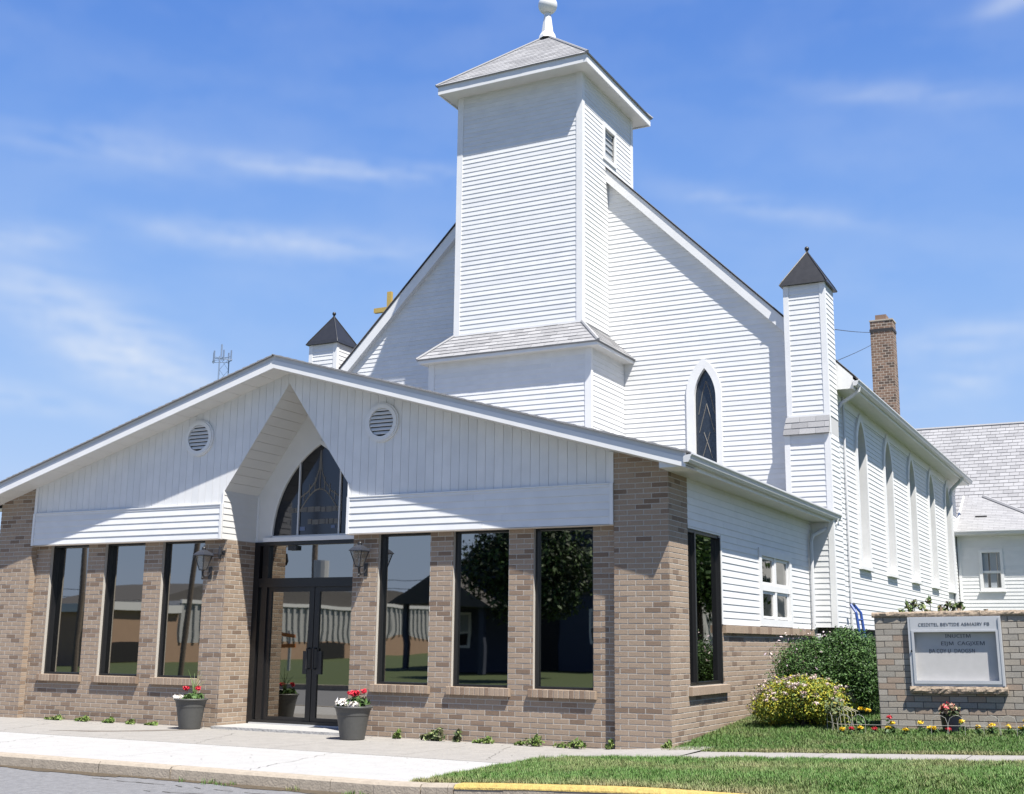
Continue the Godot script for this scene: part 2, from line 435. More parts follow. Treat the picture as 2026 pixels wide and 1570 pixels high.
func make_sky() -> PanoramaSkyMaterial:
	var w := 1600; var h := 800
	var im := Image.create(w, h, false, Image.FORMAT_RGBF)
	var n := FastNoiseLite.new(); n.seed = 21; n.frequency = 1.6; n.fractal_octaves = 6; n.noise_type = FastNoiseLite.TYPE_SIMPLEX_SMOOTH
	n.domain_warp_enabled = true; n.domain_warp_amplitude = 0.25; n.domain_warp_frequency = 1.2
	var stops := [[-5.0, Color(0.78, 0.85, 0.97)], [0.0, Color(0.77, 0.845, 0.972)], [7.0, Color(0.70, 0.812, 0.97)], [11.0, Color(0.63, 0.77, 0.965)], [16.0, Color(0.555, 0.715, 0.95)], [22.0, Color(0.47, 0.645, 0.922)], [28.0, Color(0.385, 0.57, 0.88)], [45.0, Color(0.31, 0.49, 0.82)], [90.0, Color(0.25, 0.41, 0.74)]]
	# long soft streaks of cirrus: azimuth, elevation, half length, half height (degrees), tilt, strength
	var streaks := [[-36.0, 21.6, 6.5, 0.55, 0.0, 0.5], [-39.0, 18.1, 6.5, 0.65, -0.02, 0.48], [-46.5, 12.9, 4.4, 1.7, -0.42, 0.78], [-43.6, 11.6, 3.0, 0.8, -0.35, 0.5], [-50.0, 10.2, 3.2, 0.55, -0.1, 0.5], [-51.0, 17.1, 3.0, 0.7, 0.2, 0.36], [-16.0, 20.0, 5.0, 0.5, -0.23, 0.28], [-7.0, 13.3, 3.5, 0.8, 0.12, 0.4], [-7.0, 11.5, 3.8, 0.8, 0.14, 0.4], [-3.5, 27.6, 1.6, 0.5, 0.2, 0.42], [-47.0, 21.5, 5.0, 0.8, 0.0, 0.26], [-8.0, 24.2, 5.0, 0.5, -0.15, 0.22], [-25.0, 8.0, 9.0, 1.2, 0.05, 0.3], [30.0, 18.0, 14.0, 1.6, 0.1, 0.4], [80.0, 14.0, 16.0, 1.6, -0.1, 0.4], [140.0, 20.0, 15.0, 1.8, 0.1, 0.4], [-110.0, 15.0, 14.0, 1.6, 0.1, 0.45], [-160.0, 24.0, 14.0, 1.6, 0.0, 0.35]]
	for j in h:
		var el := 90.0 - (j + 0.5) / h * 180.0
		var base := Color(0.30, 0.29, 0.26)
		if el > -5.0:
			for k in stops.size() - 1:
				if el >= stops[k][0] and el <= stops[k + 1][0]:
					base = (stops[k][1] as Color).lerp(stops[k + 1][1], (el - stops[k][0]) / (stops[k + 1][0] - stops[k][0]))
		base = base.srgb_to_linear()
		for i in w:
			var c := base
			if el > -2.0 and el < 60.0:
				var az := wrapf((i + 0.5) / w * 360.0, -180.0, 180.0)
				var d := 0.0
				for s in streaks:
					var da := az - float(s[0]); if da > 180.0: da -= 360.0
					if da < -180.0: da += 360.0
					if absf(da) > float(s[2]) * 2.6: continue
					var de: float = el - float(s[1]) - da * float(s[4])
					if absf(de) > float(s[3]) * 4.0: continue
					d = maxf(d, float(s[5]) * exp(-pow(da / float(s[2]), 2.0) - pow(de / float(s[3]), 2.0)))
				var a := deg_to_rad(az)
				var f := n.get_noise_3d(cos(a) * 4.0, el * 0.20, sin(a) * 4.0)
				var g := n.get_noise_3d(cos(a) * 9.0 + 9.0, (el + az * 0.12) * 0.75, sin(a) * 9.0)
				var k: float = clampf(d * 0.74 * clampf(0.85 + 0.7 * f + 0.8 * g + 0.9 * n.get_noise_3d(az * 0.10 - el * 0.05, el * 1.3 + az * 0.10, 5.0), 0.1, 1.8) + maxf(0.0, 0.09 * (f + 0.35)), 0.0, 0.85)
				c = c.lerp(Color(0.80, 0.86, 0.95), k)
			im.set_pixel(i, j, Color(c.r / EXPOSURE, c.g / EXPOSURE, c.b / EXPOSURE))
	var m := PanoramaSkyMaterial.new(); m.panorama = ImageTexture.create_from_image(im)
	return m

func _ready() -> void:
	rng.seed = 7
	var cam := Camera3D.new(); cam.name = "camera"
	cam.transform = Transform3D(Basis(Vector3(0.88626, 0.01065, -0.46307), Vector3(0.08173, 0.98045, 0.17896), Vector3(0.45593, -0.19646, 0.86807)).orthonormalized(), CAM_POS)
	cam.fov = 36.16; cam.far = 2000.0; cam.near = 0.1
	add_child(cam)
	var env := Environment.new(); env.background_mode = Environment.BG_SKY
	env.sky = Sky.new(); env.sky.sky_material = make_sky()
	env.tonemap_mode = Environment.TONE_MAPPER_LINEAR; env.tonemap_exposure = EXPOSURE
	env.sdfgi_enabled = true; env.ssao_enabled = true; env.ssil_enabled = true
	var we := WorldEnvironment.new(); we.environment = env; add_child(we)
	var sun := DirectionalLight3D.new(); sun.name = "sun"; sun.light_energy = 1.6; sun.light_color = Color(1.0, 0.98, 0.945); sun.light_angular_distance = 0.53
	sun.shadow_enabled = true
	add_child(sun); sun.look_at_from_position(SUN_DIR * 50.0, Vector3.ZERO)
	make_materials()
	make_ground()
	make_church()
	make_parish_house()
	make_across_the_street()
	make_sign()
	make_small_things()
	make_plants()

# ------------------------------------------------------------------ ground, road, pavement
func make_ground() -> void:
	var g := MB.new()
	g.quad(Vector3(-700, -0.26, 900), Vector3(900, -0.26, 900), Vector3(900, -0.26, -900), Vector3(-700, -0.26, -900))
	structure("ground", g.done(), M.turf)
	structure("road", sheet(-90, 70, 4.28, 13.2, 160, 4, -0.125), M.asphalt)
	structure("lawn", sheet(-0.1, 60, -60, 0.33, 60, 60, -0.015, 0.1), M.turf)
	structure("grass_verge", sheet(-1.03, 60, 1.1, 4.3, 62, 4, -0.02), M.turf)
	# pavement slabs along the hall, each with its own joint
	var pave := Node3D.new(); pave.name = "pavement"; pave.set_meta("kind", "structure"); add_child(pave)
	var cuts := [-40.0, -34.0, -28.0, -22.0, -16.0, -13.3, -10.4, -7.42, -4.4, -2.6, -1.04]
	for i in cuts.size() - 1:
		var z1 := 2.13
		var m := MB.new().prism(P2([cuts[i] + 0.004, 0.9, cuts[i + 1] - 0.004, 0.9, cuts[i + 1] - 0.004, -z1, cuts[i] + 0.004, -z1]), -0.3, -0.05)
		part("paving_slab", m.done(), M.concrete, pave, Transform3D(Basis(Vector3(1, 0, 0), Vector3(0, 0, -1), Vector3(0, 1, 0)), Vector3.ZERO))
	var x := -1.03
	while x < 30.0:
		part("paving_slab", sheet(x + 0.004, minf(x + 1.5, 30.0) - 0.004, -0.3 if x < 0.0 else 0.31, 1.42 if x < -0.5 else (1.28 if x < 1.0 else 1.16), 6, 1, 0.004, 0.05), M.concrete, pave)
		x += 1.5
	var step := MB.new().box(Vector3(-7.16, -0.2, -0.84), Vector3(-4.84, -0.012, 0.03))
	part("door_step", step.done(), M.apron, pave)
	var drive := Node3D.new(); drive.name = "driveway_apron"; drive.set_meta("kind", "structure"); add_child(drive)
	var dc := [-40.0, -30.0, -24.0, -18.0, -13.4, -9.2, -5.1, -1.0]
	for i in dc.size() - 1:
		part("apron_slab", MB.new().box(Vector3(dc[i] + 0.004, -0.3, 2.138), Vector3(dc[i + 1] - 0.004, -0.052, 4.27)).done(), M.apron, drive)
	# kerbstones, plain along the drive and painted yellow beside the verge
	var kerb := Node3D.new(); kerb.name = "kerb"; kerb.set_meta("kind", "structure"); add_child(kerb)
	var kx := -31.0
	while kx < 30.0:
		var l := 3.02
		if kx < -0.45 and kx + l > -0.45: l = -0.45 - kx
		var n := 6
		var k := MB.new()
		var prof := [Vector2(4.275, -0.3), Vector2(4.275, 0.006), Vector2(4.42, 0.004), Vector2(4.443, -0.02), Vector2(4.455, -0.3)]
		for i in n:
			var xa := lerpf(kx + 0.007, kx + l - 0.007, i / float(n)); var xb := lerpf(kx + 0.007, kx + l - 0.007, (i + 1) / float(n))
			var fa := rng.randf_range(-0.004, 0.004); var fb := fa
			for j in prof.size() - 1:
				var p: Vector2 = prof[j]; var q: Vector2 = prof[j + 1]
				k.quad(Vector3(xa, hgt(xa, 4) + p.y, p.x + fa), Vector3(xa, hgt(xa, 4) + q.y, q.x + fa), Vector3(xb, hgt(xb, 4) + q.y, q.x + fb), Vector3(xb, hgt(xb, 4) + p.y, p.x + fb))
			if i == 0 or i == n - 1:
				var e := xa if i == 0 else xb
				for j in range(1, prof.size() - 1):
					k.tri(Vector3(e, hgt(e, 4) + prof[0].y, prof[0].x), Vector3(e, hgt(e, 4) + prof[j].y, prof[j].x), Vector3(e, hgt(e, 4) + prof[j + 1].y, prof[j + 1].x))
		part("kerbstone", k.done(), M.kerb, kerb)
		if kx >= -0.46:      # the coat of yellow paint over the top and the rounded edge
			var y := MB.new()
			for i in 8:
				var xa := lerpf(kx + 0.007, kx + l - 0.007, i / 8.0); var xb := lerpf(kx + 0.007, kx + l - 0.007, (i + 1) / 8.0)
				var ea := -0.030 + 0.006 * sin(xa * 5.0) + 0.004 * sin(xa * 13.0); var eb := -0.030 + 0.006 * sin(xb * 5.0) + 0.004 * sin(xb * 13.0)
				var up := 0.004
				y.quad(Vector3(xa, hgt(xa, 4) + 0.006 + up, 4.28), Vector3(xa, hgt(xa, 4) + 0.004 + up, 4.423), Vector3(xb, hgt(xb, 4) + 0.004 + up, 4.423), Vector3(xb, hgt(xb, 4) + 0.006 + up, 4.28))
				y.quad(Vector3(xa, hgt(xa, 4) + 0.004 + up, 4.423), Vector3(xa, hgt(xa, 4) - 0.02 + up * 0.5, 4.4455), Vector3(xb, hgt(xb, 4) - 0.02 + up * 0.5, 4.4455), Vector3(xb, hgt(xb, 4) + 0.004 + up, 4.423))
				y.quad(Vector3(xa, hgt(xa, 4) - 0.02 + up * 0.5, 4.4455), Vector3(xa, hgt(xa, 4) + ea, 4.4475), Vector3(xb, hgt(xb, 4) + eb, 4.4475), Vector3(xb, hgt(xb, 4) - 0.02 + up * 0.5, 4.4455))
			part("yellow_paint", y.done(), M.kerb_yellow, kerb)
		kx += l
	# grit washed along the foot of the kerb
	var dirt := MB.new()
	var gx := -12.0
	while gx < 9.0:
		var gw := 0.10 + 0.05 * sin(gx * 2.1) + 0.03 * sin(gx * 6.3) + rng.randf_range(-0.01, 0.02); var gn := gx + 0.12
		dirt.quad(Vector3(gx, hgt(gx, 4) - 0.1205, 4.448 + gw), Vector3(gn, hgt(gn, 4) - 0.1205, 4.448 + gw + rng.randf_range(-0.015, 0.015)), Vector3(gn, hgt(gn, 4) - 0.112, 4.448), Vector3(gx, hgt(gx, 4) - 0.112, 4.448))
		gx = gn
	var gd := part("gutter_grit", dirt.done(), M.soil, get_node("road")); gd.set_meta("kind", "stuff")
	var stain := MB.new().prism(P2([-8.75, -1.60, -7.9, -1.12, -7.45, -0.50, -7.2, -0.30, -7.25, -0.52, -7.6, -1.02, -8.1, -1.46]), -0.0495, -0.047)
	part("water_stain", stain.done(), M.wet, pave, Transform3D(Basis(Vector3(1, 0, 0), Vector3(0, 0, -1), Vector3(0, 1, 0)), Vector3.ZERO))
	var pc := MB.new()
	for run in [[-10.0, 0.3, -9.2, 2.1], [-6.3, 0.5, -5.6, 2.1], [-2.1, 0.2, -1.5, 1.9], [-3.4, 2.2, -3.0, 4.2], [-7.9, 2.2, -7.5, 4.2]]:
		var qx: float = run[0]; var qz: float = run[1]
		for i in 22:
			var nx := lerpf(run[0], run[2], (i + 1.0) / 22.0) + rng.randf_range(-0.03, 0.03); var nz := lerpf(run[1], run[3], (i + 1.0) / 22.0)
			var w := rng.randf_range(0.0015, 0.005)
			pc.quad(Vector3(qx - w, -0.0475, qz), Vector3(nx - w, -0.0475, nz), Vector3(nx + w, -0.0475, nz), Vector3(qx + w, -0.0475, qz))
			qx = nx; qz = nz
	for i in 150:
		var lx := rng.randf_range(-11.0, -1.2); var lz := rng.randf_range(0.0, 4.2); var ls := rng.randf_range(0.004, 0.016)
		if rng.randf() < 0.5: lz = rng.randf_range(-0.1, 0.35)
		pc.quad(Vector3(lx - ls, -0.0465, lz + ls * 0.5), Vector3(lx + ls * 0.6, -0.0465, lz + ls), Vector3(lx + ls, -0.0465, lz - ls * 0.4), Vector3(lx - ls * 0.4, -0.0465, lz - ls))
	var pcr := part("pavement_crack", pc.done(), M.crack_pale, pave); pcr.set_meta("kind", "stuff")
	# cracks in the road
	var c := MB.new()
	for run in [[-4.6, 4.75, -1.2, 4.95], [-3.4, 5.25, -0.6, 5.02], [-2.7, 5.6, 0.8, 5.5], [-1.6, 4.9, 0.9, 4.72], [0.2, 5.2, 3.0, 5.0]]:
		var px: float = run[0]; var pz: float = run[1]
		var steps := 26
		for i in steps:
			var nx := lerpf(run[0], run[2], (i + 1.0) / steps); var nz := lerpf(run[1], run[3], (i + 1.0) / steps) + rng.randf_range(-0.035, 0.035)
			var w := rng.randf_range(0.003, 0.012)
			if rng.randf() < 0.85:
				c.quad(Vector3(px, hgt(px, 4) - 0.121, pz + w), Vector3(nx, hgt(nx, 4) - 0.121, nz + w), Vector3(nx, hgt(nx, 4) - 0.121, nz - w), Vector3(px, hgt(px, 4) - 0.121, pz - w))
			px = nx; pz = nz
	var cr := part("road_crack", c.done(), M.crack, get_node("road")); cr.set_meta("kind", "stuff")

# ------------------------------------------------------------------ the church
const CX := -6.03      # ridge of the entrance hall
const NX := -5.42      # ridge of the nave
func soff(x: float) -> float: return 5.205 - 0.288 * absf(x - CX)
func arch(c: float, half: float, bottom: float, spring: float, rise: float, n := 9) -> PackedVector2Array:   # a pointed arch of two circular arcs
	var p := P2([c - half, bottom, c + half, bottom])
	var r := (half * half + rise * rise) / (2.0 * half)
	var a_end := asin(clampf(rise / r, -1.0, 1.0))
	if r < half: a_end = PI - a_end
	for i in n + 1:
		var a := a_end * i / n
		p.append(Vector2(c + half - r + r * cos(a), spring + r * sin(a)))
	for i in range(n - 1, -1, -1):
		var a := a_end * i / n
		p.append(Vector2(c - half + r - r * cos(a), spring + r * sin(a)))
	return p
func core(called: String, parent: Node3D, f: Transform3D, poly: PackedVector2Array, holes: Array, thick: float, m: Material) -> MeshInstance3D:
	var us := []
	var l := 1e9; var r := -1e9
	for p in poly: l = minf(l, p.x); r = maxf(r, p.x)
	us.append(l)
	for h in holes:
		var a := 1e9; var b := -1e9
		for p in h: a = minf(a, p.x); b = maxf(b, p.x)
		us.append(clampf(a, l, r)); us.append(clampf(b, l, r)); us.append(clampf((a + b) * 0.5, l, r))
	us.append(r); us.sort()
	var mb := MB.new()
	for i in us.size() - 1:
		if us[i + 1] - us[i] < 0.001: continue
		var got: Array = Geometry2D.intersect_polygons(R2(us[i], -50, us[i + 1], 60), poly)
		for h in holes:
			var nxt := []
			for g in got: nxt.append_array(Geometry2D.clip_polygons(g, h))
			got = nxt
		for g in got:
			if area_of(g) > 0.0002: mb.prism(g, -thick, 0.0)
	return part(called, mb.done(), m, parent, f)
func ring(outer: PackedVector2Array, inner: PackedVector2Array, w0: float, w1: float) -> ArrayMesh:   # a frame between two outlines with the same number of points
	var m := MB.new()
	var n := outer.size()
	for i in n:
		var j := (i + 1) % n
		var a := outer[i]; var b := outer[j]; var c := inner[j]; var d := inner[i]
		m.quad(Vector3(a.x, a.y, w1), Vector3(b.x, b.y, w1), Vector3(c.x, c.y, w1), Vector3(d.x, d.y, w1))
		m.quad(Vector3(a.x, a.y, w0), Vector3(b.x, b.y, w0), Vector3(b.x, b.y, w1), Vector3(a.x, a.y, w1))
		m.quad(Vector3(c.x, c.y, w0), Vector3(d.x, d.y, w0), Vector3(d.x, d.y, w1), Vector3(c.x, c.y, w1))
		m.quad(Vector3(d.x, d.y, w0), Vector3(c.x, c.y, w0), Vector3(b.x, b.y, w0), Vector3(a.x, a.y, w0))
	return m.done()
func boxm(x0: float, y0: float, z0: float, x1: float, y1: float, z1: float) -> ArrayMesh: return MB.new().box(Vector3(x0, y0, z0), Vector3(x1, y1, z1)).done()

func make_church() -> void:
	var ch := thing("church", "white clapboard church with square steeple and brick fronted entrance hall", "church")
	var bm := [M.brick_a, M.brick_b, M.brick_c, M.brick_d, M.brick_e]
	var bw := [0.46, 0.21, 0.11, 0.14, 0.08]
	var B := "church:brick"; var S := "church:clapboard"; var H := "church:shingle"; var K := "church:plank"; var F := "church:soffit_panel"
	# ---- entrance hall, brick front
	var wins := []
	for c in [-1.51, -2.74, -3.97]:
		wins.append(R2(c - 0.43, 0.655, c + 0.43, 2.80)); wins.append(R2(2 * -6.0 - c - 0.43, 0.655, 2 * -6.0 - c + 0.43, 2.80))
	var fw := core("brick_wall", ch, front(-0.115), R2(-4.826, -0.3, -0.70, 2.745), wins, 0.3, M.mortar)
	var fw2 := core("brick_wall", ch, front(-0.115), R2(-11.30, -0.3, -7.174, 2.745), wins, 0.3, M.mortar)
	var sills := []
	for w in wins: sills.append(R2(w[0].x - 0.05, 0.545, w[1].x + 0.05, 0.66))
	bricks(B, fw, R2(-4.83, -0.13, -0.74, 2.74), wins + sills, bm, bw, -0.04, 0.03)
	bricks(B, fw2, R2(-11.26, -0.13, -7.17, 2.74), wins + sills, bm, bw, -0.04, 0.03)
	for sgn in [0, 1]:
		var x0 := -0.74 if sgn == 0 else -12.06
		var x1 := 0.0 if sgn == 0 else -11.26
		var poly := P2([x0 + 0.004, -0.3, x1 - 0.004, -0.3, x1 - 0.004, soff(x1) + 0.02, x0 + 0.004, soff(x0) + 0.02])
		var pier := core("brick_pier", ch, front(0.0), poly, [], 0.5, M.mortar)
		bricks(B, pier, P2([x0, -0.13, x1 + 0.0033, -0.13, x1 + 0.0033, soff(x1) - 0.004, x0, soff(x0) - 0.004]), [], bm, bw, 0.0, 0.0)
	var lr := core("brick_wall", ch, right(-11.26), R2(0.002, -0.3, 0.116, 2.74), [], 0.2, M.mortar)
	bricks(B, lr, R2(-0.005, -0.13, 0.115, 2.73), [], bm, bw, 0.0, 0.0, BRICK, COURSE, 0.012, 1)
	# reveals of the doorway
	var rl := core("brick_wall", ch, right(-7.17), R2(0.12, -0.3, 0.86, 2.735), [], 0.25, M.mortar)
	bricks(B, rl, R2(0.115, -0.13, 0.80, 2.725), [], bm, bw, -0.04, 0.115, BRICK, COURSE, 0.012, 1)
	var rr := core("brick_wall", ch, left(-4.83), R2(-0.86, -0.3, -0.12, 2.735), [], 0.25, M.mortar)
	bricks(B, rr, R2(-0.80, -0.13, -0.115, 2.725), [], bm, bw, -0.04, -0.115, BRICK, COURSE, 0.012, 1)
	# right side wall: brick below, boards above
	var tall := R2(0.69, 0.72, 2.04, 2.73); var quadw := R2(3.86, 1.53, 5.72, 2.68)
	var sb := core("brick_wall", ch, right(0.0), P2([0.002, -0.3, 7.5, -0.3, 7.5, 1.41, 2.04, 1.41, 2.04, 1.6, 0.69, 1.6, 0.69, 3.40, 0.002, 3.40]), [tall], 0.28, M.mortar)
	bricks(B, sb, P2([0.0, -0.13, 7.35, -0.13, 7.35, 1.40, 2.04, 1.40, 2.04, 1.6, 0.69, 1.6, 0.69, 3.385, 0.0, 3.385]), [tall, R2(0.60, 0.60, 2.2, 0.73)], bm, bw, 0.0, 0.0, BRICK, COURSE, 0.012, 1)
	var sw := core("side_wall", ch, right(-0.012), P2([0.69, 2.73, 2.04, 2.73, 2.04, 1.41, 7.5, 1.41, 7.5, 3.42, 0.69, 3.42]), [tall, quadw], 0.25, M.sheath)
	siding(S, sw, P2([0.70, 2.735, 2.06, 2.735, 2.06, 1.515, 7.48, 1.515, 7.48, 3.388, 0.70, 3.388]), [quadw], BOARD, 0.0105, [], 1.515, Transform3D(Basis.IDENTITY, Vector3(0, 0, 0.006)))
	# row-lock sills and the soldier cap of the low wall
	for i in wins.size():
		var w: PackedVector2Array = wins[i]
		rowlock(ch, front(-0.115), w[0].x - 0.05, w[1].x + 0.05, 0.55, 0.655, 0.06, 0.072)
	rowlock(ch, right(0.0), 0.62, 2.17, 0.605, 0.715, 0.06, 0.21)
	rowlock(ch, right(0.0), 2.06, 6.98, 1.40, 1.505, 0.055, 0.205)
	for w in wins: shop_window(ch, front(-0.115), w)
	side_window(ch)
	four_pane_window(ch)
	# ---- plank gable with its pointed opening
	var open := P2([-7.18, 2.0, -4.88, 2.0, -4.88, 3.472, CX, 5.055, -7.18, 3.472])
	var gpoly := P2([-11.26, 3.26, -0.74, 3.26, -0.74, soff(-0.74) - 0.003, CX, 5.202, -11.26, soff(-11.26) - 0.003])
	var gf := core("gable_wall", ch, front(-0.012), P2([-11.27, 2.74, -0.73, 2.74, -0.73, soff(-0.74) + 0.1, CX, 5.3, -11.27, soff(-11.26) + 0.1]), [open], 0.16, M.groove)
	planks(K, gf, gpoly, [open], 0.137, 0.012, [M.siding, M.siding_b, M.siding_c], 0.0045)
	for seg in [[-11.26, -7.18], [-4.88, -0.742]]:
		var bw_ := core("fascia_band", ch, front(0.012), R2(seg[0], 2.735, seg[1], 3.262), [], 0.30, M.sheath)
		siding(S, bw_, R2(seg[0] + 0.02, 2.742, seg[1] - 0.02, 3.255), [], BOARD, 0.012, [], 2.742)
		part("corner_board", boxm(seg[0], 2.735, 0.012, seg[0] + 0.045, 3.268, 0.03), M.trim, ch)
		part("corner_board", boxm(seg[1] - 0.045, 2.735, 0.012, seg[1], 3.268, 0.03), M.trim, ch)
		part("drip_moulding", boxm(seg[0] + 0.046, 3.256, 0.0, seg[1] - 0.046, 3.27, 0.032), M.trim, ch)
		part("band_soffit", boxm(seg[0], 2.728, -0.114, seg[1], 2.7345, 0.026), M.groove, ch)
	part("corner_board", boxm(-11.262, 3.27, 0.001, -11.20, soff(-11.2) - 0.004, 0.014), M.trim, ch)
	part("corner_board", boxm(-0.80, 3.27, 0.001, -0.738, soff(-0.74) - 0.006, 0.014), M.trim, ch)
	# sides of the opening, boarded front to back
	for s: float in [-1.0, 1.0]:
		var xe := CX + 1.15 * s
		var fv := plane3(Vector3(xe, 2.735, 0.0 if s < 0 else -0.8), Vector3(xe, 2.735, -0.8 if s < 0 else 0.0), Vector3(xe, 3.472, -0.8 if s < 0 else 0.0))
		var v := core("opening_side", ch, fv, R2(0.014 if s < 0 else 0.0, 0, 0.8 if s < 0 else 0.786, 0.737), [], 0.06, M.sheath)
		siding(S, v, R2(0.0, 0.002, 0.8, 0.737), [], BOARD, 0.009, [M.panel], 0.0)
		var len := Vector2(1.15, 1.583).length()
		var za := -0.8 if s < 0 else 0.0
		var fs := plane3(Vector3(xe, 3.472, za), Vector3(CX, 5.055, za), Vector3(xe, 3.472, -0.8 - za))
		var q := core("opening_soffit", ch, fs, R2(0, 0.0 if s < 0 else 0.014, len, 0.786 if s < 0 else 0.8), [], 0.06, M.groove)
		planks(F, q, R2(0.0, 0.0, len, 0.8), [], 0.152, 0.006, [M.panel], 0.005)
		part("edge_trim", MB.new().prism(P2([xe, 3.262, xe + s * 0.02, 3.262, xe + s * 0.02, 3.472, xe, 3.472]), -0.01, 0.018).done(), M.trim, ch)
	var glazing := arch(-6.0, 0.90, 2.80, 2.80, 1.50, 12)
	var bp := core("arch_panel", ch, front(-0.80), P2([-7.2, 2.72, -4.86, 2.72, -4.86, 3.47, CX, 5.08, -7.2, 3.47]), [glazing], 0.05, M.panel)
	for s: float in [-1.0, 1.0]:
		var e := CX + 1.145 * s
		part("cove_strip", MB.new().prism(P2([e, 2.74, e - s * 0.03, 2.74, e - s * 0.03, 3.46, e, 3.47]), 0.0, 0.012).done(), M.trim, bp)
	arch_window(ch)
	doors(ch)
	# ---- roof of the hall
	var ro := 0.40
	var top := 0.195
	for s: float in [-1.0, 1.0]:
		var xe: float = CX + 6.40 * s
		var called := "rake_board"
		part(called, MB.new().prism(P2([CX, soff(CX), xe, soff(xe), xe, soff(xe) + 0.118, CX, soff(CX) + 0.118]), ro - 0.03, ro).done(), M.trim, ch)
		part("drip_edge", MB.new().prism(P2([CX, soff(CX) + 0.112, xe, soff(xe) + 0.112, xe, soff(xe) + top - 0.001, CX, soff(CX) + top - 0.001]), ro - 0.05, ro - 0.008).done(), M.gutter, ch)
		var so := plane3(Vector3(minf(xe, CX), soff(minf(xe, CX)), 0.0), Vector3(maxf(xe, CX), soff(maxf(xe, CX)), 0.0), Vector3(CX, soff(CX), ro))
		var len := Vector2(6.40, 6.40 * 0.288).length()
		var sp := core("rake_soffit", ch, so, R2(0, -0.02, len, ro - 0.03), [], 0.02, M.groove)
		planks(F, sp, R2(0.0, 0.0, len, ro - 0.031), [], 0.335, 0.004, [M.panel], 0.006)
		# slab and shingles
		var ax := Vector3(CX, soff(CX) + top, ro + 0.03); var bx := Vector3(CX + 6.42 * s, soff(CX + 6.42 * s) + top, ro + 0.03)
		var slab := P2([ax.x, ax.y, bx.x, bx.y, bx.x, bx.y - 0.055, ax.x, ax.y - 0.055])
		part("roof_deck", MB.new().prism(slab, -7.52, ro - 0.06).done(), M.roof_under, ch)
		var rf := plane3(Vector3(bx.x, bx.y + 0.002, -7.52 if s < 0 else ro + 0.035), Vector3(bx.x, bx.y + 0.002, ro + 0.035 if s < 0 else -7.52), Vector3(ax.x, ax.y + 0.002, 0.0))
		var rs := part("roof", boxm(0, 0, -0.012, 7.955, len, 0.001), M.shingle_b, ch, rf)
		shingles("church:hall_shingle", rs, R2(0, -0.012, 7.955, len + 0.02), 0.305, 0.142, 0.011, [M.shingle_a, M.shingle_b, M.shingle_c])
		# eaves: flat soffit, board, gutter
		var e0: float = CX + 6.03 * s
		part("eave_soffit", boxm(minf(e0, e0 + 0.345 * s), 3.378, -7.5, maxf(e0, e0 + 0.345 * s), 3.392, 0.01), M.panel, ch)
		part("eave_board", boxm(minf(e0 + 0.325 * s, e0 + 0.352 * s), 3.372, -7.55, maxf(e0 + 0.325 * s, e0 + 0.352 * s), 3.53, ro - 0.032), M.trim, ch)
		var gx: float = e0 + 0.354 * s
		part("gutter", MB.new().prism(gutter_profile(gx, 3.535, s), -7.62, ro + 0.02).done(), M.gutter, ch)
	finish_hall_shingles(ch)
	part("eave_return", MB.new().prism(P2([0.02, 3.375, 0.352, 3.375, 0.352, 3.40, 0.02, 3.468]), ro - 0.39, ro - 0.031).done(), M.panel, ch)
	part("downspout", MB.new().tube([Vector3(0.41, 3.45, -7.42), Vector3(0.40, 3.37, -7.42), Vector3(0.25, 3.26, -7.22), Vector3(0.075, 3.12, -6.97), Vector3(0.055, 3.0, -6.94), Vector3(0.055, 1.53, -6.94)], 0.036, 8).done(), M.gutter, ch)
	part("downspout", MB.new().tube([Vector3(0.11, 1.44, -6.99), Vector3(0.09, 0.9, -6.99), Vector3(0.12, 0.5, -6.95)], 0.045, 8).done(), M.gutter, ch)
	for v in [-7.735, -4.325]: round_vent(ch, Vector3(v, 4.32, 0.0))
	# ---- nave
	nave(ch, S)
	tower(ch, S, H)
	turret(ch, 0.0, S, H)
	turret(ch, -10.88, S, H)
	chimney(ch)
	finish(S, ch); finish(B, ch); finish(H, ch); finish(K, ch); finish(F, ch)
func finish_hall_shingles(ch: Node3D) -> void: finish("church:hall_shingle", ch, 0)
func gutter_profile(x: float, y: float, s: float) -> PackedVector2Array:
	var a := [0.0, 0.0, 0.0, -0.115, 0.062, -0.115, 0.085, -0.085, 0.092, -0.05, 0.112, -0.022, 0.112, 0.0, 0.1, 0.0, 0.1, -0.02, 0.012, -0.03, 0.012, 0.0]
	var p := PackedVector2Array()
	for i in range(0, a.size(), 2): p.append(Vector2(x + a[i] * s, y + a[i + 1]))
	return p
func rowlock(ch: Node3D, f: Transform3D, u0: float, u1: float, v0: float, v1: float, out: float, wide: float) -> void:
	var bed := part("brick_sill", boxm(u0 + 0.012, v0 + 0.006, -0.1, u1 - 0.012, v1 - 0.004, out - 0.006), M.mortar, ch, f)
	var n := roundi((u1 - u0) / wide); var w := (u1 - u0) / n
	var mats := [M.brick_a, M.brick_b, M.brick_a, M.brick_d, M.brick_e]
	for i in n:
		var me := MB.new().bevel(Vector3(u0 + w * i + 0.004, v0, -0.08), Vector3(u0 + w * (i + 1) - 0.004, v1, out + rng.randf_range(-0.002, 0.002)), 0.004).done()
		part("sill_brick", me, mats[rng.randi() % 5], bed)
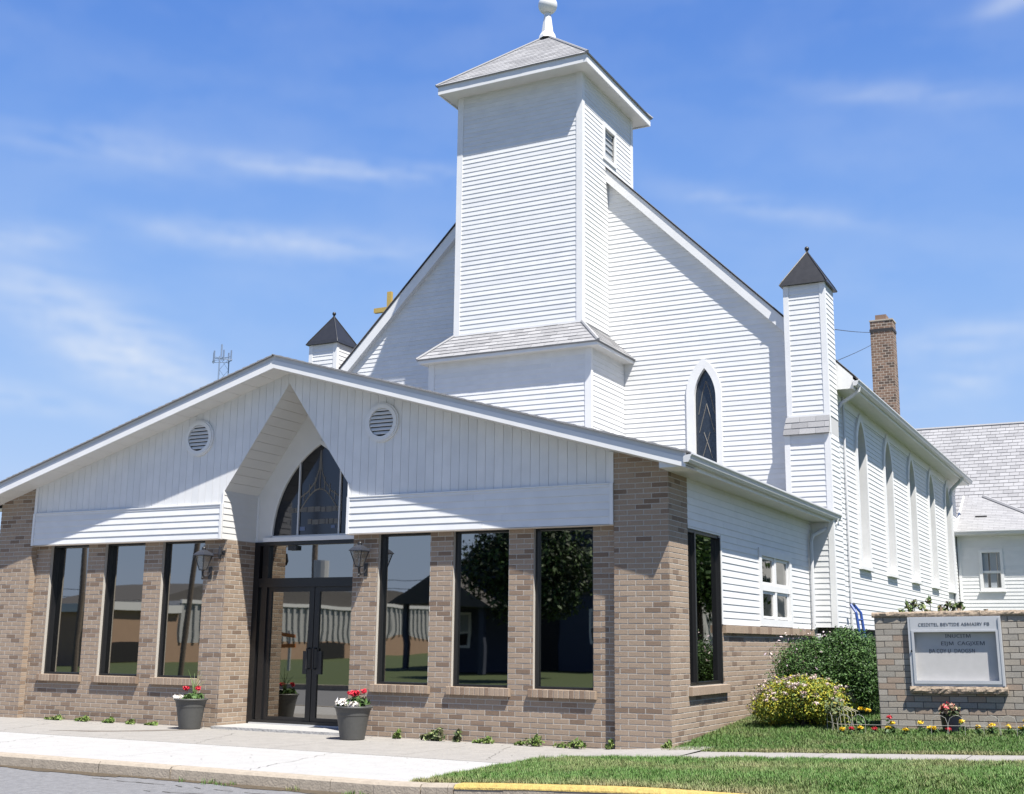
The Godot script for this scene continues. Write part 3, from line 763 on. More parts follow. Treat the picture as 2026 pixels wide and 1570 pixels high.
func shop_window(ch: Node3D, f: Transform3D, w: PackedVector2Array) -> void:
	var x0 := w[0].x; var x1 := w[1].x; var y0 := 0.657; var y1 := 2.735
	var o := R2(x0, y0, x1, y1); var i := R2(x0 + 0.034, y0 + 0.028, x1 - 0.034, y1 - 0.03)
	var fr := part("window", ring(o, i, -0.17, -0.055), M.bronze, ch, f)
	part("pane", MB.new().box(Vector3(x0 + 0.03, y0 + 0.024, -0.125), Vector3(x1 - 0.03, y1 - 0.026, -0.115)).done(), M.glass, fr, Transform3D(Basis(Vector3.UP, rng.randf_range(-0.004, 0.004)) * Basis(Vector3.RIGHT, rng.randf_range(-0.003, 0.003)), Vector3.ZERO))
func side_window(ch: Node3D) -> void:
	var f := right(0.0)
	var fr := part("window", ring(R2(0.692, 0.718, 2.038, 2.728), R2(0.735, 0.765, 1.995, 2.685), -0.12, -0.02), M.bronze, ch, f)
	part("mullion", boxm(1.00, 0.75, -0.1, 1.05, 2.7, -0.015), M.bronze, fr)
	part("pane", boxm(0.72, 0.75, -0.072, 1.01, 2.7, -0.062), M.glass, fr)
	part("pane", boxm(1.045, 0.75, -0.072, 2.01, 2.7, -0.062), M.glass, fr)
	part("window_trim", boxm(0.70, 2.729, -0.09, 2.03, 2.745, 0.004), M.trim, ch, f)
	part("window_trim", boxm(2.028, 1.52, -0.10, 2.075, 2.745, 0.012), M.trim, ch, f)
	part("window_jamb", boxm(2.0, 0.73, -0.019, 2.036, 2.70, 0.004), M.bronze, ch, f)
func four_pane_window(ch: Node3D) -> void:
	var f := right(0.0)
	var fr := part("window", ring(R2(3.86, 1.525, 5.72, 2.70), R2(3.99, 1.63, 5.59, 2.59), -0.10, 0.024), M.trim, ch, f)
	part("mullion", boxm(4.745, 1.63, -0.09, 4.835, 2.59, 0.006), M.trim, fr)
	part("mullion", boxm(3.99, 2.06, -0.085, 5.59, 2.15, 0.010), M.trim, fr)
	for a in [[4.0, 4.745], [4.835, 5.58]]:
		for b in [[1.64, 2.055], [2.155, 2.585]]:
			var s := part("sash", ring(R2(a[0], b[0], a[1], b[1]), R2(a[0] + 0.06, b[0] + 0.04, a[1] - 0.06, b[1] - 0.04), -0.06, -0.012), M.trim, fr)
			part("pane", boxm(a[0] + 0.05, b[0] + 0.03, -0.038, a[1] - 0.05, b[1] - 0.03, -0.03), M.glass, fr)
func round_vent(ch: Node3D, at: Vector3) -> void:
	var n := 36
	var o := PackedVector2Array(); var i := PackedVector2Array(); var i2 := PackedVector2Array()
	for k in n:
		var a := TAU * k / n
		o.append(Vector2(cos(a), sin(a)) * 0.285); i.append(Vector2(cos(a), sin(a)) * 0.205); i2.append(Vector2(cos(a), sin(a)) * 0.262)
	var v := part("round_vent", ring(o, i, 0.0, 0.028), M.trim, ch, Transform3D(Basis.IDENTITY, at))
	part("vent_lip", ring(i2, i, 0.028, 0.042), M.trim, v)
	part("vent_back", MB.new().prism(i, 0.001, 0.004).done(), M.dark_void, v)
	for k in 7:
		var y := -0.172 + k * 0.057
		var h := sqrt(maxf(0.001, 0.203 * 0.203 - y * y))
		var h2 := sqrt(maxf(0.0005, 0.203 * 0.203 - minf(0.04, (y + 0.04) * (y + 0.04))))
		var m := MB.new()
		m.quad(Vector3(-h, y, 0.036), Vector3(h, y, 0.036), Vector3(h2, y + 0.043, 0.008), Vector3(-h2, y + 0.043, 0.008))
		m.quad(Vector3(-h2, y + 0.039, 0.004), Vector3(h2, y + 0.039, 0.004), Vector3(h, y - 0.004, 0.032), Vector3(-h, y - 0.004, 0.032))
		m.quad(Vector3(-h, y - 0.004, 0.032), Vector3(h, y - 0.004, 0.032), Vector3(h, y, 0.036), Vector3(-h, y, 0.036))
		part("louvre", m.done(), M.trim, v)
func arch_window(ch: Node3D) -> void:
	var f := front(-0.80)
	var o := arch(-6.0, 0.90, 2.80, 2.80, 1.50, 12); var i := arch(-6.0, 0.855, 2.83, 2.80, 1.43, 12)
	var w := part("arched_window", ring(o, i, -0.05, 0.014), M.panel, ch, f)
	part("pane", MB.new().prism(arch(-6.0, 0.87, 2.79, 2.79, 1.46, 12), -0.035, -0.025).done(), M.stained, w)
	part("sill", MB.new().box(Vector3(-7.0, 2.738, -0.04), Vector3(-4.98, 2.803, 0.05)).done(), M.trim, w)
	for m in [[-6.375, 4.02], [-5.60, 4.0]]:
		part("mullion", boxm(m[0] - 0.011, 2.80, -0.03, m[0] + 0.011, m[1], 0.006), M.gutter, w)
	# tracery of the stained glass
	var le: Material = M.lead
	var big := [-6.36, 3.42, -6.22, 3.50, -6.08, 3.66, -6.02, 3.86, -6.0, 4.14]
	for s: float in [1.0, -1.0]:
		var pts := []
		for k in range(0, big.size(), 2): pts.append(Vector3(-6.0 + (big[k] + 6.0) * s, big[k + 1], -0.022))
		part("tracery", MB.new().tube(pts, 0.012, 4).done(), le, w)
		var p2 := []
		for k in 7:
			var t := k / 6.0
			p2.append(Vector3(-6.0 + s * 0.38 * (1.0 - t), 3.18 + 0.36 * sin(t * PI * 0.5), -0.022))
		part("tracery", MB.new().tube(p2, 0.012, 4).done(), le, w)
		for k in 3:
			var xk := -6.0 + s * (0.09 + 0.1 * k)
			part("tracery", boxm(xk - 0.006, 3.50 - 0.07 * k, -0.025, xk + 0.006, 3.72 - 0.11 * k, -0.018), le, w)
	part("tracery", boxm(-6.007, 3.54, -0.025, -5.993, 4.12, -0.018), le, w)
	for b in [[2.985, 3.075], [3.175, 3.265]]:
		var x := -6.60
		while x < -5.62:
			var l := rng.randf_range(0.06, 0.15)
			if rng.randf() < 0.82: part("glass_piece", boxm(x + 0.006, b[0] + rng.randf_range(0, 0.012), -0.024, x + l - 0.006, b[1] - rng.randf_range(0, 0.012), -0.019), M.tan_glass, w)
			x += l
	for q in [[-6.30, 2.93, 0.05], [-5.72, 2.945, 0.035]]:
		part("glass_piece", boxm(q[0] - q[2], q[1] - q[2] * 0.6, -0.024, q[0] + q[2], q[1] + q[2] * 0.6, -0.019), M.blue_glass, w)
func doors(ch: Node3D) -> void:
	var f := front(-0.80)
	var y0 := -0.012
	var fr := part("door_frame", ring(R2(-7.165, y0, -4.835, 2.735), R2(-7.06, y0 + 0.06, -4.94, 2.68), -0.10, 0.03), M.bronze, ch, f)
	part("head_rail", boxm(-7.08, 2.04, -0.09, -4.92, 2.175, 0.025), M.bronze, fr)
	part("pane", boxm(-6.92, 2.16, -0.045, -5.08, 2.70, -0.035), M.glass, fr)
	for s: float in [-1.0, 1.0]:
		part("mullion", boxm(-6.0 + s * 0.95 - 0.055, y0, -0.09, -6.0 + s * 0.95 + 0.055, 2.70, 0.02), M.bronze, fr)
		var a := minf(-6.0 + s * 0.99, -6.0 + s * 1.08); var b := maxf(-6.0 + s * 0.99, -6.0 + s * 1.08)
		part("side_light", boxm(a, 0.05, -0.05, b, 2.05, -0.04), M.glass, fr)
		var x0 := minf(-6.0 + s * 0.006, -6.0 + s * 0.91); var x1 := maxf(-6.0 + s * 0.006, -6.0 + s * 0.91)
		var d := part("door", ring(R2(x0, y0 + 0.012, x1, 2.045), R2(x0 + 0.09, y0 + 0.115, x1 - 0.09, 1.965), -0.06, -0.01), M.bronze, ch, f)
		part("pane", boxm(x0 + 0.08, y0 + 0.10, -0.04, x1 - 0.08, 1.98, -0.03), M.glass, d)
		var hx := -6.0 + s * 0.06
		part("door_handle", MB.new().tube([Vector3(hx, 0.82, -0.012), Vector3(hx, 0.82, 0.05), Vector3(hx, 1.12, 0.05), Vector3(hx, 1.12, -0.012)], 0.014, 8).done(), M.black_metal, d)
		part("push_bar", boxm(x0 + 0.085 if s > 0 else x1 - 0.165, 0.74, -0.028, x0 + 0.165 if s > 0 else x1 - 0.085, 1.08, -0.005), M.black_metal, d)
	part("threshold", boxm(-7.1, y0, -0.1, -4.9, y0 + 0.02, 0.06), M.aluminium, fr)
	part("door_closer", boxm(-6.52, 2.60, -0.03, -6.36, 2.67, 0.03), M.black_metal, fr)

func nave(ch: Node3D, S: String) -> void:
	var z := -7.5
	var aw_o := arch(-2.02, 0.35, 4.5, 5.93, 0.70, 10)
	var aw_i := arch(-2.0, 0.215, 4.58, 5.85, 0.58, 10)
	var rake := func(x: float) -> float: return 11.97 - absf(x - NX)
	var g := P2([-11.14, 1.0, 0.30, 1.0, 0.30, rake.call(0.30), NX, 11.97, -11.14, rake.call(-11.14)])
	var w := core("nave_gable_wall", ch, front(z), g, [arch(-2.01, 0.28, 4.54, 5.89, 0.64, 10)], 0.25, M.sheath)
	var vis := P2([-11.12, 3.6, CX, 5.3, 0.0, 3.6, 0.0, 1.55, 0.28, 1.55, 0.28, rake.call(0.28), NX, 11.96, -11.12, rake.call(-11.12)])
	siding(S, w, vis, [aw_o, R2(-6.7, 6.7, -4.1, 13.0), R2(-7.0, 4.0, -3.75, 6.75)], BOARD, 0.0105, [], 1.55)
	var wn := part("arched_window", ring(aw_o, aw_i, -0.06, 0.035), M.trim, ch, front(z))
	part("pane", MB.new().prism(arch(-2.0, 0.225, 4.56, 5.84, 0.60, 10), -0.08, -0.07).done(), M.old_glass, wn)
	for s: float in [1.0, -1.0]:
		part("tracery", MB.new().tube([Vector3(-2.0 - s * 0.16, 5.55, -0.066), Vector3(-2.0 - s * 0.08, 5.95, -0.066), Vector3(-2.0, 6.2, -0.066)], 0.008, 4).done(), M.lead, wn)
		part("tracery", MB.new().tube([Vector3(-2.0 - s * 0.15, 5.2, -0.066), Vector3(-2.0, 5.75, -0.066)], 0.008, 4).done(), M.lead, wn)
		part("tracery", MB.new().tube([Vector3(-2.0 + s * 0.1, 4.7, -0.066), Vector3(-2.0 - s * 0.06, 5.2, -0.066)], 0.007, 4).done(), M.lead, wn)
	for s: float in [-1.0, 1.0]:
		var e: float = NX + s * 5.72
		part("rake_board", MB.new().prism(P2([NX, 11.955, e, 11.955 - 5.72, e, 12.235 - 5.72, NX, 12.235]), z + 0.005, z + 0.125).done(), M.trim, ch)
		for seg in [[0.0, 5.45, z + 0.145], [5.45, 6.16, -7.985]]:
			var ea: float = NX + s * float(seg[0]); var eb: float = NX + s * float(seg[1]); var da: float = seg[0]; var db: float = seg[1]
			part("roof_deck", MB.new().prism(P2([ea, 12.27 - da, eb, 12.27 - db, eb, 12.235 - db, ea, 12.235 - da]), -23.6, seg[2]).done(), M.roof_dark, ch)
			part("roof", MB.new().prism(P2([ea, 12.285 - da, eb, 12.285 - db, eb, 12.272 - db, ea, 12.272 - da]), -23.6, float(seg[2]) + 0.005).done(), M.shingle_b, ch)
		var k0: float = NX + s * 5.5; var k1: float = NX + s * 6.10
		part("eave_end", MB.new().prism(P2([k0, 5.90, k1, 5.90, k1, 6.125, k0, 6.73]), -8.02, -7.985).done(), M.trim, ch)
		var x0: float = NX + s * 5.72
		part("eave_soffit", boxm(minf(x0, x0 + s * 0.38), 5.905, -23.5, maxf(x0, x0 + s * 0.38), 5.925, -8.021), M.panel, ch)
		part("eave_board", boxm(minf(x0 + s * 0.36, x0 + s * 0.39), 5.89, -23.55, maxf(x0 + s * 0.36, x0 + s * 0.39), 6.06, -7.984), M.trim, ch)
		part("gutter", MB.new().prism(gutter_profile(x0 + s * 0.392, 6.055, s), -23.6, -7.93).done(), M.gutter, ch)
		part("frieze_board", boxm(minf(x0 - s * 0.01, x0 + s * 0.025), 5.70, -23.4, maxf(x0 - s * 0.01, x0 + s * 0.025), 5.905, -8.1), M.trim, ch)
	# right side wall with its tall pointed windows
	var wins := []; var ins := []; var cuts := []
	for c in [10.16, 12.92, 15.84, 18.70, 21.5]:
		wins.append(arch(c, 0.50, 2.74, 5.02, 0.80, 9)); ins.append(arch(c, 0.38, 2.83, 5.0, 0.66, 9)); cuts.append(arch(c, 0.44, 2.78, 5.01, 0.73, 9))
	var r := core("nave_side_wall", ch, right(0.30), R2(7.6, 1.54, 23.4, 6.0), cuts, 0.28, M.sheath)
	siding(S, r, R2(7.60, 1.55, 23.38, 5.71), wins, BOARD, 0.0105, [], 1.55)
	for i in wins.size():
		var n := part("arched_window", ring(wins[i], ins[i], -0.24, 0.05), M.trim, ch, right(0.30))
		var c := [10.16, 12.92, 15.84, 18.70, 21.5][i] as float
		part("pane", MB.new().prism(arch(c, 0.39, 2.82, 5.0, 0.68, 9), -0.235, -0.225).done(), M.old_glass, n)
		part("sill", boxm(c - 0.54, 2.69, -0.05, c + 0.54, 2.75, 0.085), M.trim, n)
		part("meeting_rail", boxm(c - 0.37, 3.46, -0.225, c + 0.37, 3.53, -0.19), M.trim, n)
	part("corner_board", boxm(0.26, 1.55, -7.62, 0.33, 5.9, -7.505), M.trim, ch)
	part("conduit_pipe", MB.new().tube([Vector3(0.345, 5.88, -8.62), Vector3(0.345, 1.3, -8.62)], 0.022, 8).done(), M.gutter, ch)
	part("downspout", MB.new().tube([Vector3(0.74, 5.98, -21.95), Vector3(0.66, 5.86, -21.95), Vector3(0.40, 5.6, -21.95), Vector3(0.36, 5.45, -21.95), Vector3(0.36, 1.0, -21.95)], 0.05, 8).done(), M.gutter, ch)
	part("gutter_outlet", MB.new().tube([Vector3(0.74, 5.96, -8.2), Vector3(0.73, 5.88, -8.2), Vector3(0.60, 5.78, -8.18), Vector3(0.42, 5.66, -8.14), Vector3(0.355, 5.56, -8.12)], 0.038, 8).done(), M.gutter, ch)
	part("foundation", boxm(-11.1, -0.3, -23.4, 0.29, 1.545, -7.45), M.stone, ch)
	part("water_table", boxm(0.2, 1.535, -23.4, 0.335, 1.552, -7.3), M.roof_dark, ch)
	core("nave_side_wall", ch, left(-11.14), R2(-23.4, 1.5, -7.6, 6.0), [], 0.25, M.siding)
	core("nave_rear_wall", ch, back(-23.4), P2([-0.30, 1.5, 11.14, 1.5, 11.14, 6.2, -NX, 11.95, -0.30, 6.2]), [], 0.25, M.siding)
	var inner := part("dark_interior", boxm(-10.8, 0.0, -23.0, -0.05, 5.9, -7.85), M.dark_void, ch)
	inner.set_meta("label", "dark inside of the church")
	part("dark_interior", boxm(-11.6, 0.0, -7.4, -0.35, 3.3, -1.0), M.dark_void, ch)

func tower(ch: Node3D, S: String, H: String) -> void:
	var x0 := -6.81; var x1 := -3.99; var zf := -6.20; var zb := -8.83
	var sm := [M.shingle_a, M.shingle_b, M.shingle_c]
	var tw := R2(7.22, 10.965, 7.90, 11.765)
	var f := core("tower_wall", ch, front(zf), R2(x0, 6.6, x1, 12.45), [], 0.2, M.sheath)
	siding(S, f, R2(x0 + 0.03, 7.30, x1 - 0.03, 12.445), [], BOARD, 0.0105, [], 7.30)
	var r := core("tower_wall", ch, right(x1), R2(6.21, 6.6, 8.83, 12.45), [R2(7.30, 11.04, 7.82, 11.69)], 0.2, M.sheath)
	siding(S, r, R2(6.23, 7.30, 8.80, 12.445), [tw], BOARD, 0.0105, [], 7.30)
	var l := core("tower_wall", ch, left(x0), R2(zb, 6.6, zf - 0.01, 12.45), [], 0.2, M.sheath)
	siding(S, l, R2(zb + 0.03, 7.30, zf - 0.03, 12.445), [], BOARD, 0.0105, [], 7.30)
	var b := core("tower_wall", ch, back(zb), R2(-x1, 6.6, -x0, 12.45), [], 0.2, M.sheath)
	siding(S, b, R2(-x1 + 0.03, 9.5, -x0 - 0.03, 12.445), [], BOARD, 0.0105, [], 7.30)
	for c in [[x0, zf], [x1, zf], [x0, zb], [x1, zb]]:
		var sx := -1.0 if c[0] == x0 else 1.0; var sz := 1.0 if c[1] == zf else -1.0
		var m := MB.new()
		m.prism(P2([c[0] + sx * 0.018, c[1] + sz * 0.018, c[0] + sx * 0.018, c[1] - sz * 0.10, c[0] - sx * 0.01, c[1] - sz * 0.10, c[0] - sx * 0.01, c[1] - sz * 0.01, c[0] - sx * 0.115, c[1] - sz * 0.01, c[0] - sx * 0.115, c[1] + sz * 0.018]), -12.445, -7.26)
		part("corner_board", m.done(), M.trim, ch, Transform3D(Basis(Vector3(1, 0, 0), Vector3(0, 0, 1), Vector3(0, -1, 0)), Vector3.ZERO))
	part("base_board", boxm(x0 + 0.1, 7.25, zf, x1 - 0.1, 7.305, zf + 0.016), M.trim, ch)
	# small window in the side of the tower
	var wn := part("window", ring(tw, R2(7.30, 11.05, 7.82, 11.68), -0.06, 0.03), M.trim, ch, right(x1))
	part("pane", boxm(7.29, 11.04, -0.05, 7.83, 11.69, -0.04), M.curtain, wn)
	for k in 5: part("slat", boxm(7.30, 11.12 + k * 0.125, -0.036, 7.82, 11.135 + k * 0.125, -0.02), M.gutter, wn)
	# eaves and hipped roof
	var hx := 1.695; var hz := 1.715; var cz := (zf + zb) * 0.5
	var ax := (x0 + x1) * 0.5
	var ey := 12.585
	part("eave_soffit", boxm(ax - hx + 0.025, 12.43, cz - hz + 0.025, ax + hx - 0.025, 12.45, cz + hz - 0.025), M.panel, ch)
	part("eave_board", MB.new().box(Vector3(ax - hx, 12.405, cz + hz - 0.024), Vector3(ax + hx, ey, cz + hz)).done(), M.trim, ch)
	part("eave_board", MB.new().box(Vector3(ax - hx, 12.405, cz - hz), Vector3(ax + hx, ey, cz - hz + 0.024)).done(), M.trim, ch)
	part("eave_board", MB.new().box(Vector3(ax + hx - 0.024, 12.405, cz - hz + 0.025), Vector3(ax + hx, ey, cz + hz - 0.025)).done(), M.trim, ch)
	part("eave_board", MB.new().box(Vector3(ax - hx, 12.405, cz - hz + 0.025), Vector3(ax - hx + 0.024, ey, cz + hz - 0.025)).done(), M.trim, ch)
	var apex := Vector3(ax, 14.14, cz)
	var e := 0.035
	var q := [Vector3(ax - hx - e, ey, cz + hz + e), Vector3(ax + hx + e, ey, cz + hz + e), Vector3(ax + hx + e, ey, cz - hz - e), Vector3(ax - hx - e, ey, cz - hz - e)]
	for i in 4:
		var a: Vector3 = q[i]; var bb: Vector3 = q[(i + 1) % 4]
		var pf := plane3(a, bb, apex)
		var poly := on(pf, [a, bb, apex])
		var rp := part("tower_roof", MB.new().prism(poly, -0.018, 0.0).done(), M.shingle_b, ch, pf)
		shingles(H, rp, poly, 0.30, 0.125, 0.008, sm, 0.004)
		part("hip_cap", MB.new().tube([a + Vector3(0, 0.012, 0), apex + Vector3(0, 0.012, 0)], 0.03, 6).done(), M.shingle_a, ch)
	var fin := part("finial", MB.new(Transform3D.IDENTITY, false).lathe([Vector2(0.20, 14.06), Vector2(0.185, 14.13), Vector2(0.135, 14.22), Vector2(0.075, 14.66), Vector2(0.085, 14.675), Vector2(0.06, 14.69)], Vector3(ax, 0, cz), 8).done(), M.trim, ch)
	var ball := []
	for k in 15: ball.append(Vector2(maxf(0.0, 0.21 * sin(PI * k / 14.0)), 14.875 - 0.205 * cos(PI * k / 14.0)))
	part("ball", MB.new(Transform3D.IDENTITY, true).lathe(ball, Vector3(ax, 0, cz), 28).done(), M.trim, fin)
	part("spike", MB.new().tube([Vector3(ax, 15.05, cz), Vector3(ax, 15.5, cz)], [0.035, 0.008], 8).done(), M.trim, fin)
	# broad base of the tower and its skirt roof
	var lx0 := -7.18; var lx1 := -3.665; var lf := -5.88
	var bf := core("tower_base_wall", ch, front(lf), R2(lx0, 3.0, lx1, 6.70), [], 0.2, M.sheath)
	siding(S, bf, R2(lx0 + 0.03, 4.4, lx1 - 0.03, 6.66), [], BOARD * 1.02, 0.0105, [], 4.4)
	var br := core("tower_base_wall", ch, right(lx1), R2(5.89, 3.0, 7.5, 6.70), [], 0.2, M.sheath)
	siding(S, br, R2(5.91, 4.2, 7.49, 6.66), [], BOARD * 1.02, 0.0105, [], 4.4)
	var bl := core("tower_base_wall", ch, left(lx0), R2(-7.5, 3.0, -5.89, 6.70), [], 0.2, M.sheath)
	siding(S, bl, R2(-7.49, 4.4, -5.91, 6.66), [], BOARD * 1.02, 0.0105, [], 4.4)
	for c in [[lx0, -1.0], [lx1, 1.0]]:
		var sx: float = c[1]
		part("corner_board", MB.new().prism(P2([c[0] + sx * 0.018, lf + 0.018, c[0] + sx * 0.018, lf - 0.06, c[0] - sx * 0.01, lf - 0.06, c[0] - sx * 0.01, lf - 0.01, c[0] - sx * 0.115, lf - 0.01, c[0] - sx * 0.115, lf + 0.018]), -6.66, -3.6).done(), M.trim, ch, Transform3D(Basis(Vector3(1, 0, 0), Vector3(0, 0, 1), Vector3(0, -1, 0)), Vector3.ZERO))
	var sl := -7.335; var sr := -3.45; var sf := -5.69; var sy := 6.725
	part("eave_soffit", boxm(sl + 0.01, 6.66, -7.5, sr - 0.01, 6.672, sf - 0.01), M.panel, ch)
	part("eave_board", boxm(sl, 6.655, sf - 0.02, sr, sy - 0.01, sf), M.trim, ch)
	part("eave_board", boxm(sr - 0.02, 6.655, -7.48, sr, sy - 0.01, sf - 0.021), M.trim, ch)
	part("eave_board", boxm(sl, 6.655, -7.48, sl + 0.02, sy - 0.01, sf - 0.021), M.trim, ch)
	var c0 := Vector3(sl - 0.03, sy, sf + 0.03); var c1 := Vector3(sr + 0.03, sy, sf + 0.03)
	var t0 := Vector3(x0 - 0.01, 7.262, zf + 0.01); var t1 := Vector3(x1 + 0.01, 7.262, zf + 0.01)
	for face in [[c0, c1, t1, t0], [c1, Vector3(c1.x, sy, -7.49), Vector3(t1.x, 7.262, -7.49), t1], [Vector3(c0.x, sy, -7.49), c0, t0, Vector3(t0.x, 7.262, -7.49)]]:
		var pf := plane3(face[0], face[1], face[2])
		var poly := on(pf, face)
		var sk := part("skirt_roof", MB.new().prism(poly, -0.018, 0.0).done(), M.shingle_b, ch, pf)
		shingles(H, sk, poly, 0.285, 0.122, 0.013, sm, 0.007)
	part("hip_cap", MB.new().tube([c0 + Vector3(0, 0.012, 0), t0 + Vector3(0, 0.012, 0)], 0.035, 6).done(), M.shingle_c, ch)
	part("hip_cap", MB.new().tube([c1 + Vector3(0, 0.012, 0), t1 + Vector3(0, 0.012, 0)], 0.035, 6).done(), M.shingle_c, ch)

func turret(ch: Node3D, cx: float, S: String, H: String) -> void:
	var zf := -7.22; var d := 0.76
	var lo := [cx - 0.405, cx + 0.385]; var up := [cx - 0.355, cx + 0.385]
	for seg in [[lo[0], lo[1], zf, 1.55, 4.99], [up[0], up[1], zf - 0.05, 4.95, 7.80]]:
		var x0: float = seg[0]; var x1: float = seg[1]; var z: float = seg[2]
		var body := part("turret", boxm(x0, seg[3], zf - d, x1, seg[4], z), M.sheath, ch)
		var v0: float = seg[3] + (0.0 if seg[3] < 2.0 else 0.36)
		siding(S, body, R2(x0 + 0.02, v0, x1 - 0.02, seg[4] - 0.005), [], BOARD, 0.0105, [], v0, front(z))
		siding(S, body, R2(-z + 0.02, v0, -zf + d - 0.02, seg[4] - 0.005), [], BOARD, 0.0105, [], v0, right(x1))
		siding(S, body, R2(zf - d + 0.02, v0, z - 0.02, seg[4] - 0.005), [], BOARD, 0.0105, [], v0, left(x0))
		for c in [[x0, -1.0], [x1, 1.0]]:
			var sx: float = c[1]
			part("corner_board", MB.new().prism(P2([c[0] + sx * 0.016, z + 0.016, c[0] + sx * 0.016, z - 0.07, c[0] - sx * 0.01, z - 0.07, c[0] - sx * 0.01, z - 0.01, c[0] - sx * 0.085, z - 0.01, c[0] - sx * 0.085, z + 0.016]), -float(seg[4]) + 0.004, -float(seg[3])).done(), M.trim, body, Transform3D(Basis(Vector3(1, 0, 0), Vector3(0, 0, 1), Vector3(0, -1, 0)), Vector3.ZERO))
	# sloping shingled shoulder
	var a := Vector3(lo[0] - 0.035, 4.965, zf + 0.06); var b := Vector3(lo[1] + 0.01, 4.965, zf + 0.06); var c := Vector3(up[1] + 0.01, 5.30, zf - 0.03); var e := Vector3(up[0] - 0.03, 5.30, zf - 0.03)
	var pf := plane3(a, b, c); var poly := on(pf, [a, b, c, e])
	var sh := part("turret_shoulder", MB.new().prism(poly, -0.03, 0.0).done(), M.shingle_b, ch, pf)
	shingles(H, sh, poly, 0.29, 0.118, 0.010, [M.shingle_a, M.shingle_b, M.shingle_c], 0.006)
	part("turret_trim", boxm(up[0], 5.30, zf - 0.05, up[1], 5.335, zf - 0.03), M.trim, ch)
	# metal cap
	var m := MB.new(); var y := 7.80; var h := 0.435; var my: float = (up[0] + up[1]) * 0.5; var zc := zf - 0.05 - 0.355
	var top := Vector3(my, 8.52, zc)
	var q := [Vector3(my - h, y - 0.02, zc + h), Vector3(my + h, y - 0.02, zc + h), Vector3(my + h, y - 0.02, zc - h), Vector3(my - h, y - 0.02, zc - h)]
	for i in 4:
		var p: Vector3 = q[i]; var r: Vector3 = q[(i + 1) % 4]
		var pm := p.lerp(Vector3(my, p.y, zc), 0.10) + Vector3(0, 0.09, 0); var rm := r.lerp(Vector3(my, r.y, zc), 0.10) + Vector3(0, 0.09, 0)
		m.quad(p, r, rm, pm); m.tri(pm, rm, top)
	m.quad(q[3], q[2], q[1], q[0])
	var cap := part("turret_cap", m.done(), M.cap_metal, ch)
	for i in 4: part("hip_seam", MB.new().tube([(q[i] as Vector3) + Vector3(0, 0.01, 0), (q[i] as Vector3).lerp(Vector3(my, y, zc), 0.10) + Vector3(0, 0.095, 0), top], 0.012, 6).done(), M.cap_metal, cap)
	var ball := []
	for k in 9: ball.append(Vector2(maxf(0.0, 0.045 * sin(PI * k / 8.0)), 8.575 - 0.045 * cos(PI * k / 8.0)))
	part("ball", MB.new(Transform3D.IDENTITY, true).lathe(ball, Vector3(my, 0, zc), 14).done(), M.cap_metal, cap)
	part("neck", MB.new().tube([Vector3(my, 8.46, zc), Vector3(my, 8.56, zc)], [0.035, 0.018], 8).done(), M.cap_metal, cap)

func chimney(ch: Node3D) -> void:
	var x0 := -1.26; var x1 := -0.65; var zf := -20.0; var zb := -20.52
	var c := part("chimney", boxm(x0, 6.9, zb, x1, 10.27, zf), M.chim_joint, ch)
	var mats := [M.chim_a, M.chim_b, M.chim_c]; var w := [0.45, 0.33, 0.22]
	for s in [[front(zf), x0, x1], [right(x1), -zf, -zb], [left(x0), zb, zf]]:
		var holder := part("chimney_face", MB.new().box(Vector3(s[1] + 0.01, 7.0, -0.01), Vector3(s[2] - 0.01, 10.26, 0.001)).done(), M.chim_joint, c, s[0])
		bricks("church:chimney_brick", holder, R2(s[1], 6.95, s[2], 10.27), [], mats, w, 0.0, s[1], 0.157, 0.076, 0.016)
	finish("church:chimney_brick", ch, 0)
	part("chimney_crown", boxm(x0 - 0.02, 10.27, zb - 0.02, x1 + 0.02, 10.305, zf + 0.02), M.chim_joint, c)
	part("chimney_pot", boxm(x0 + 0.14, 10.30, zb + 0.06, x1 - 0.17, 10.46, zf - 0.06), M.chim_b, c)
	part("chimney_band", ring(R2(x0 - 0.018, -zf - 0.018, x1 + 0.018, -zb + 0.018), R2(x0 + 0.01, -zf + 0.01, x1 - 0.01, -zb - 0.01), 9.96, 10.04), M.roof_dark, c, Transform3D(Basis(Vector3(1, 0, 0), Vector3(0, 0, -1), Vector3(0, 1, 0)), Vector3.ZERO))
	for wv in [[Vector3(x0, 9.98, -20.1), Vector3(0.36, 7.05, -7.95)], [Vector3(x0, 9.62, -20.1), Vector3(0.36, 6.42, -7.95)]]:
		var pts := []
		for k in 9: pts.append((wv[0] as Vector3).lerp(wv[1], k / 8.0) - Vector3(0, 0.015 * sin(PI * k / 8.0), 0))
		part("guy_wire", MB.new().tube(pts, 0.008, 5).done(), M.wire_dark, c)

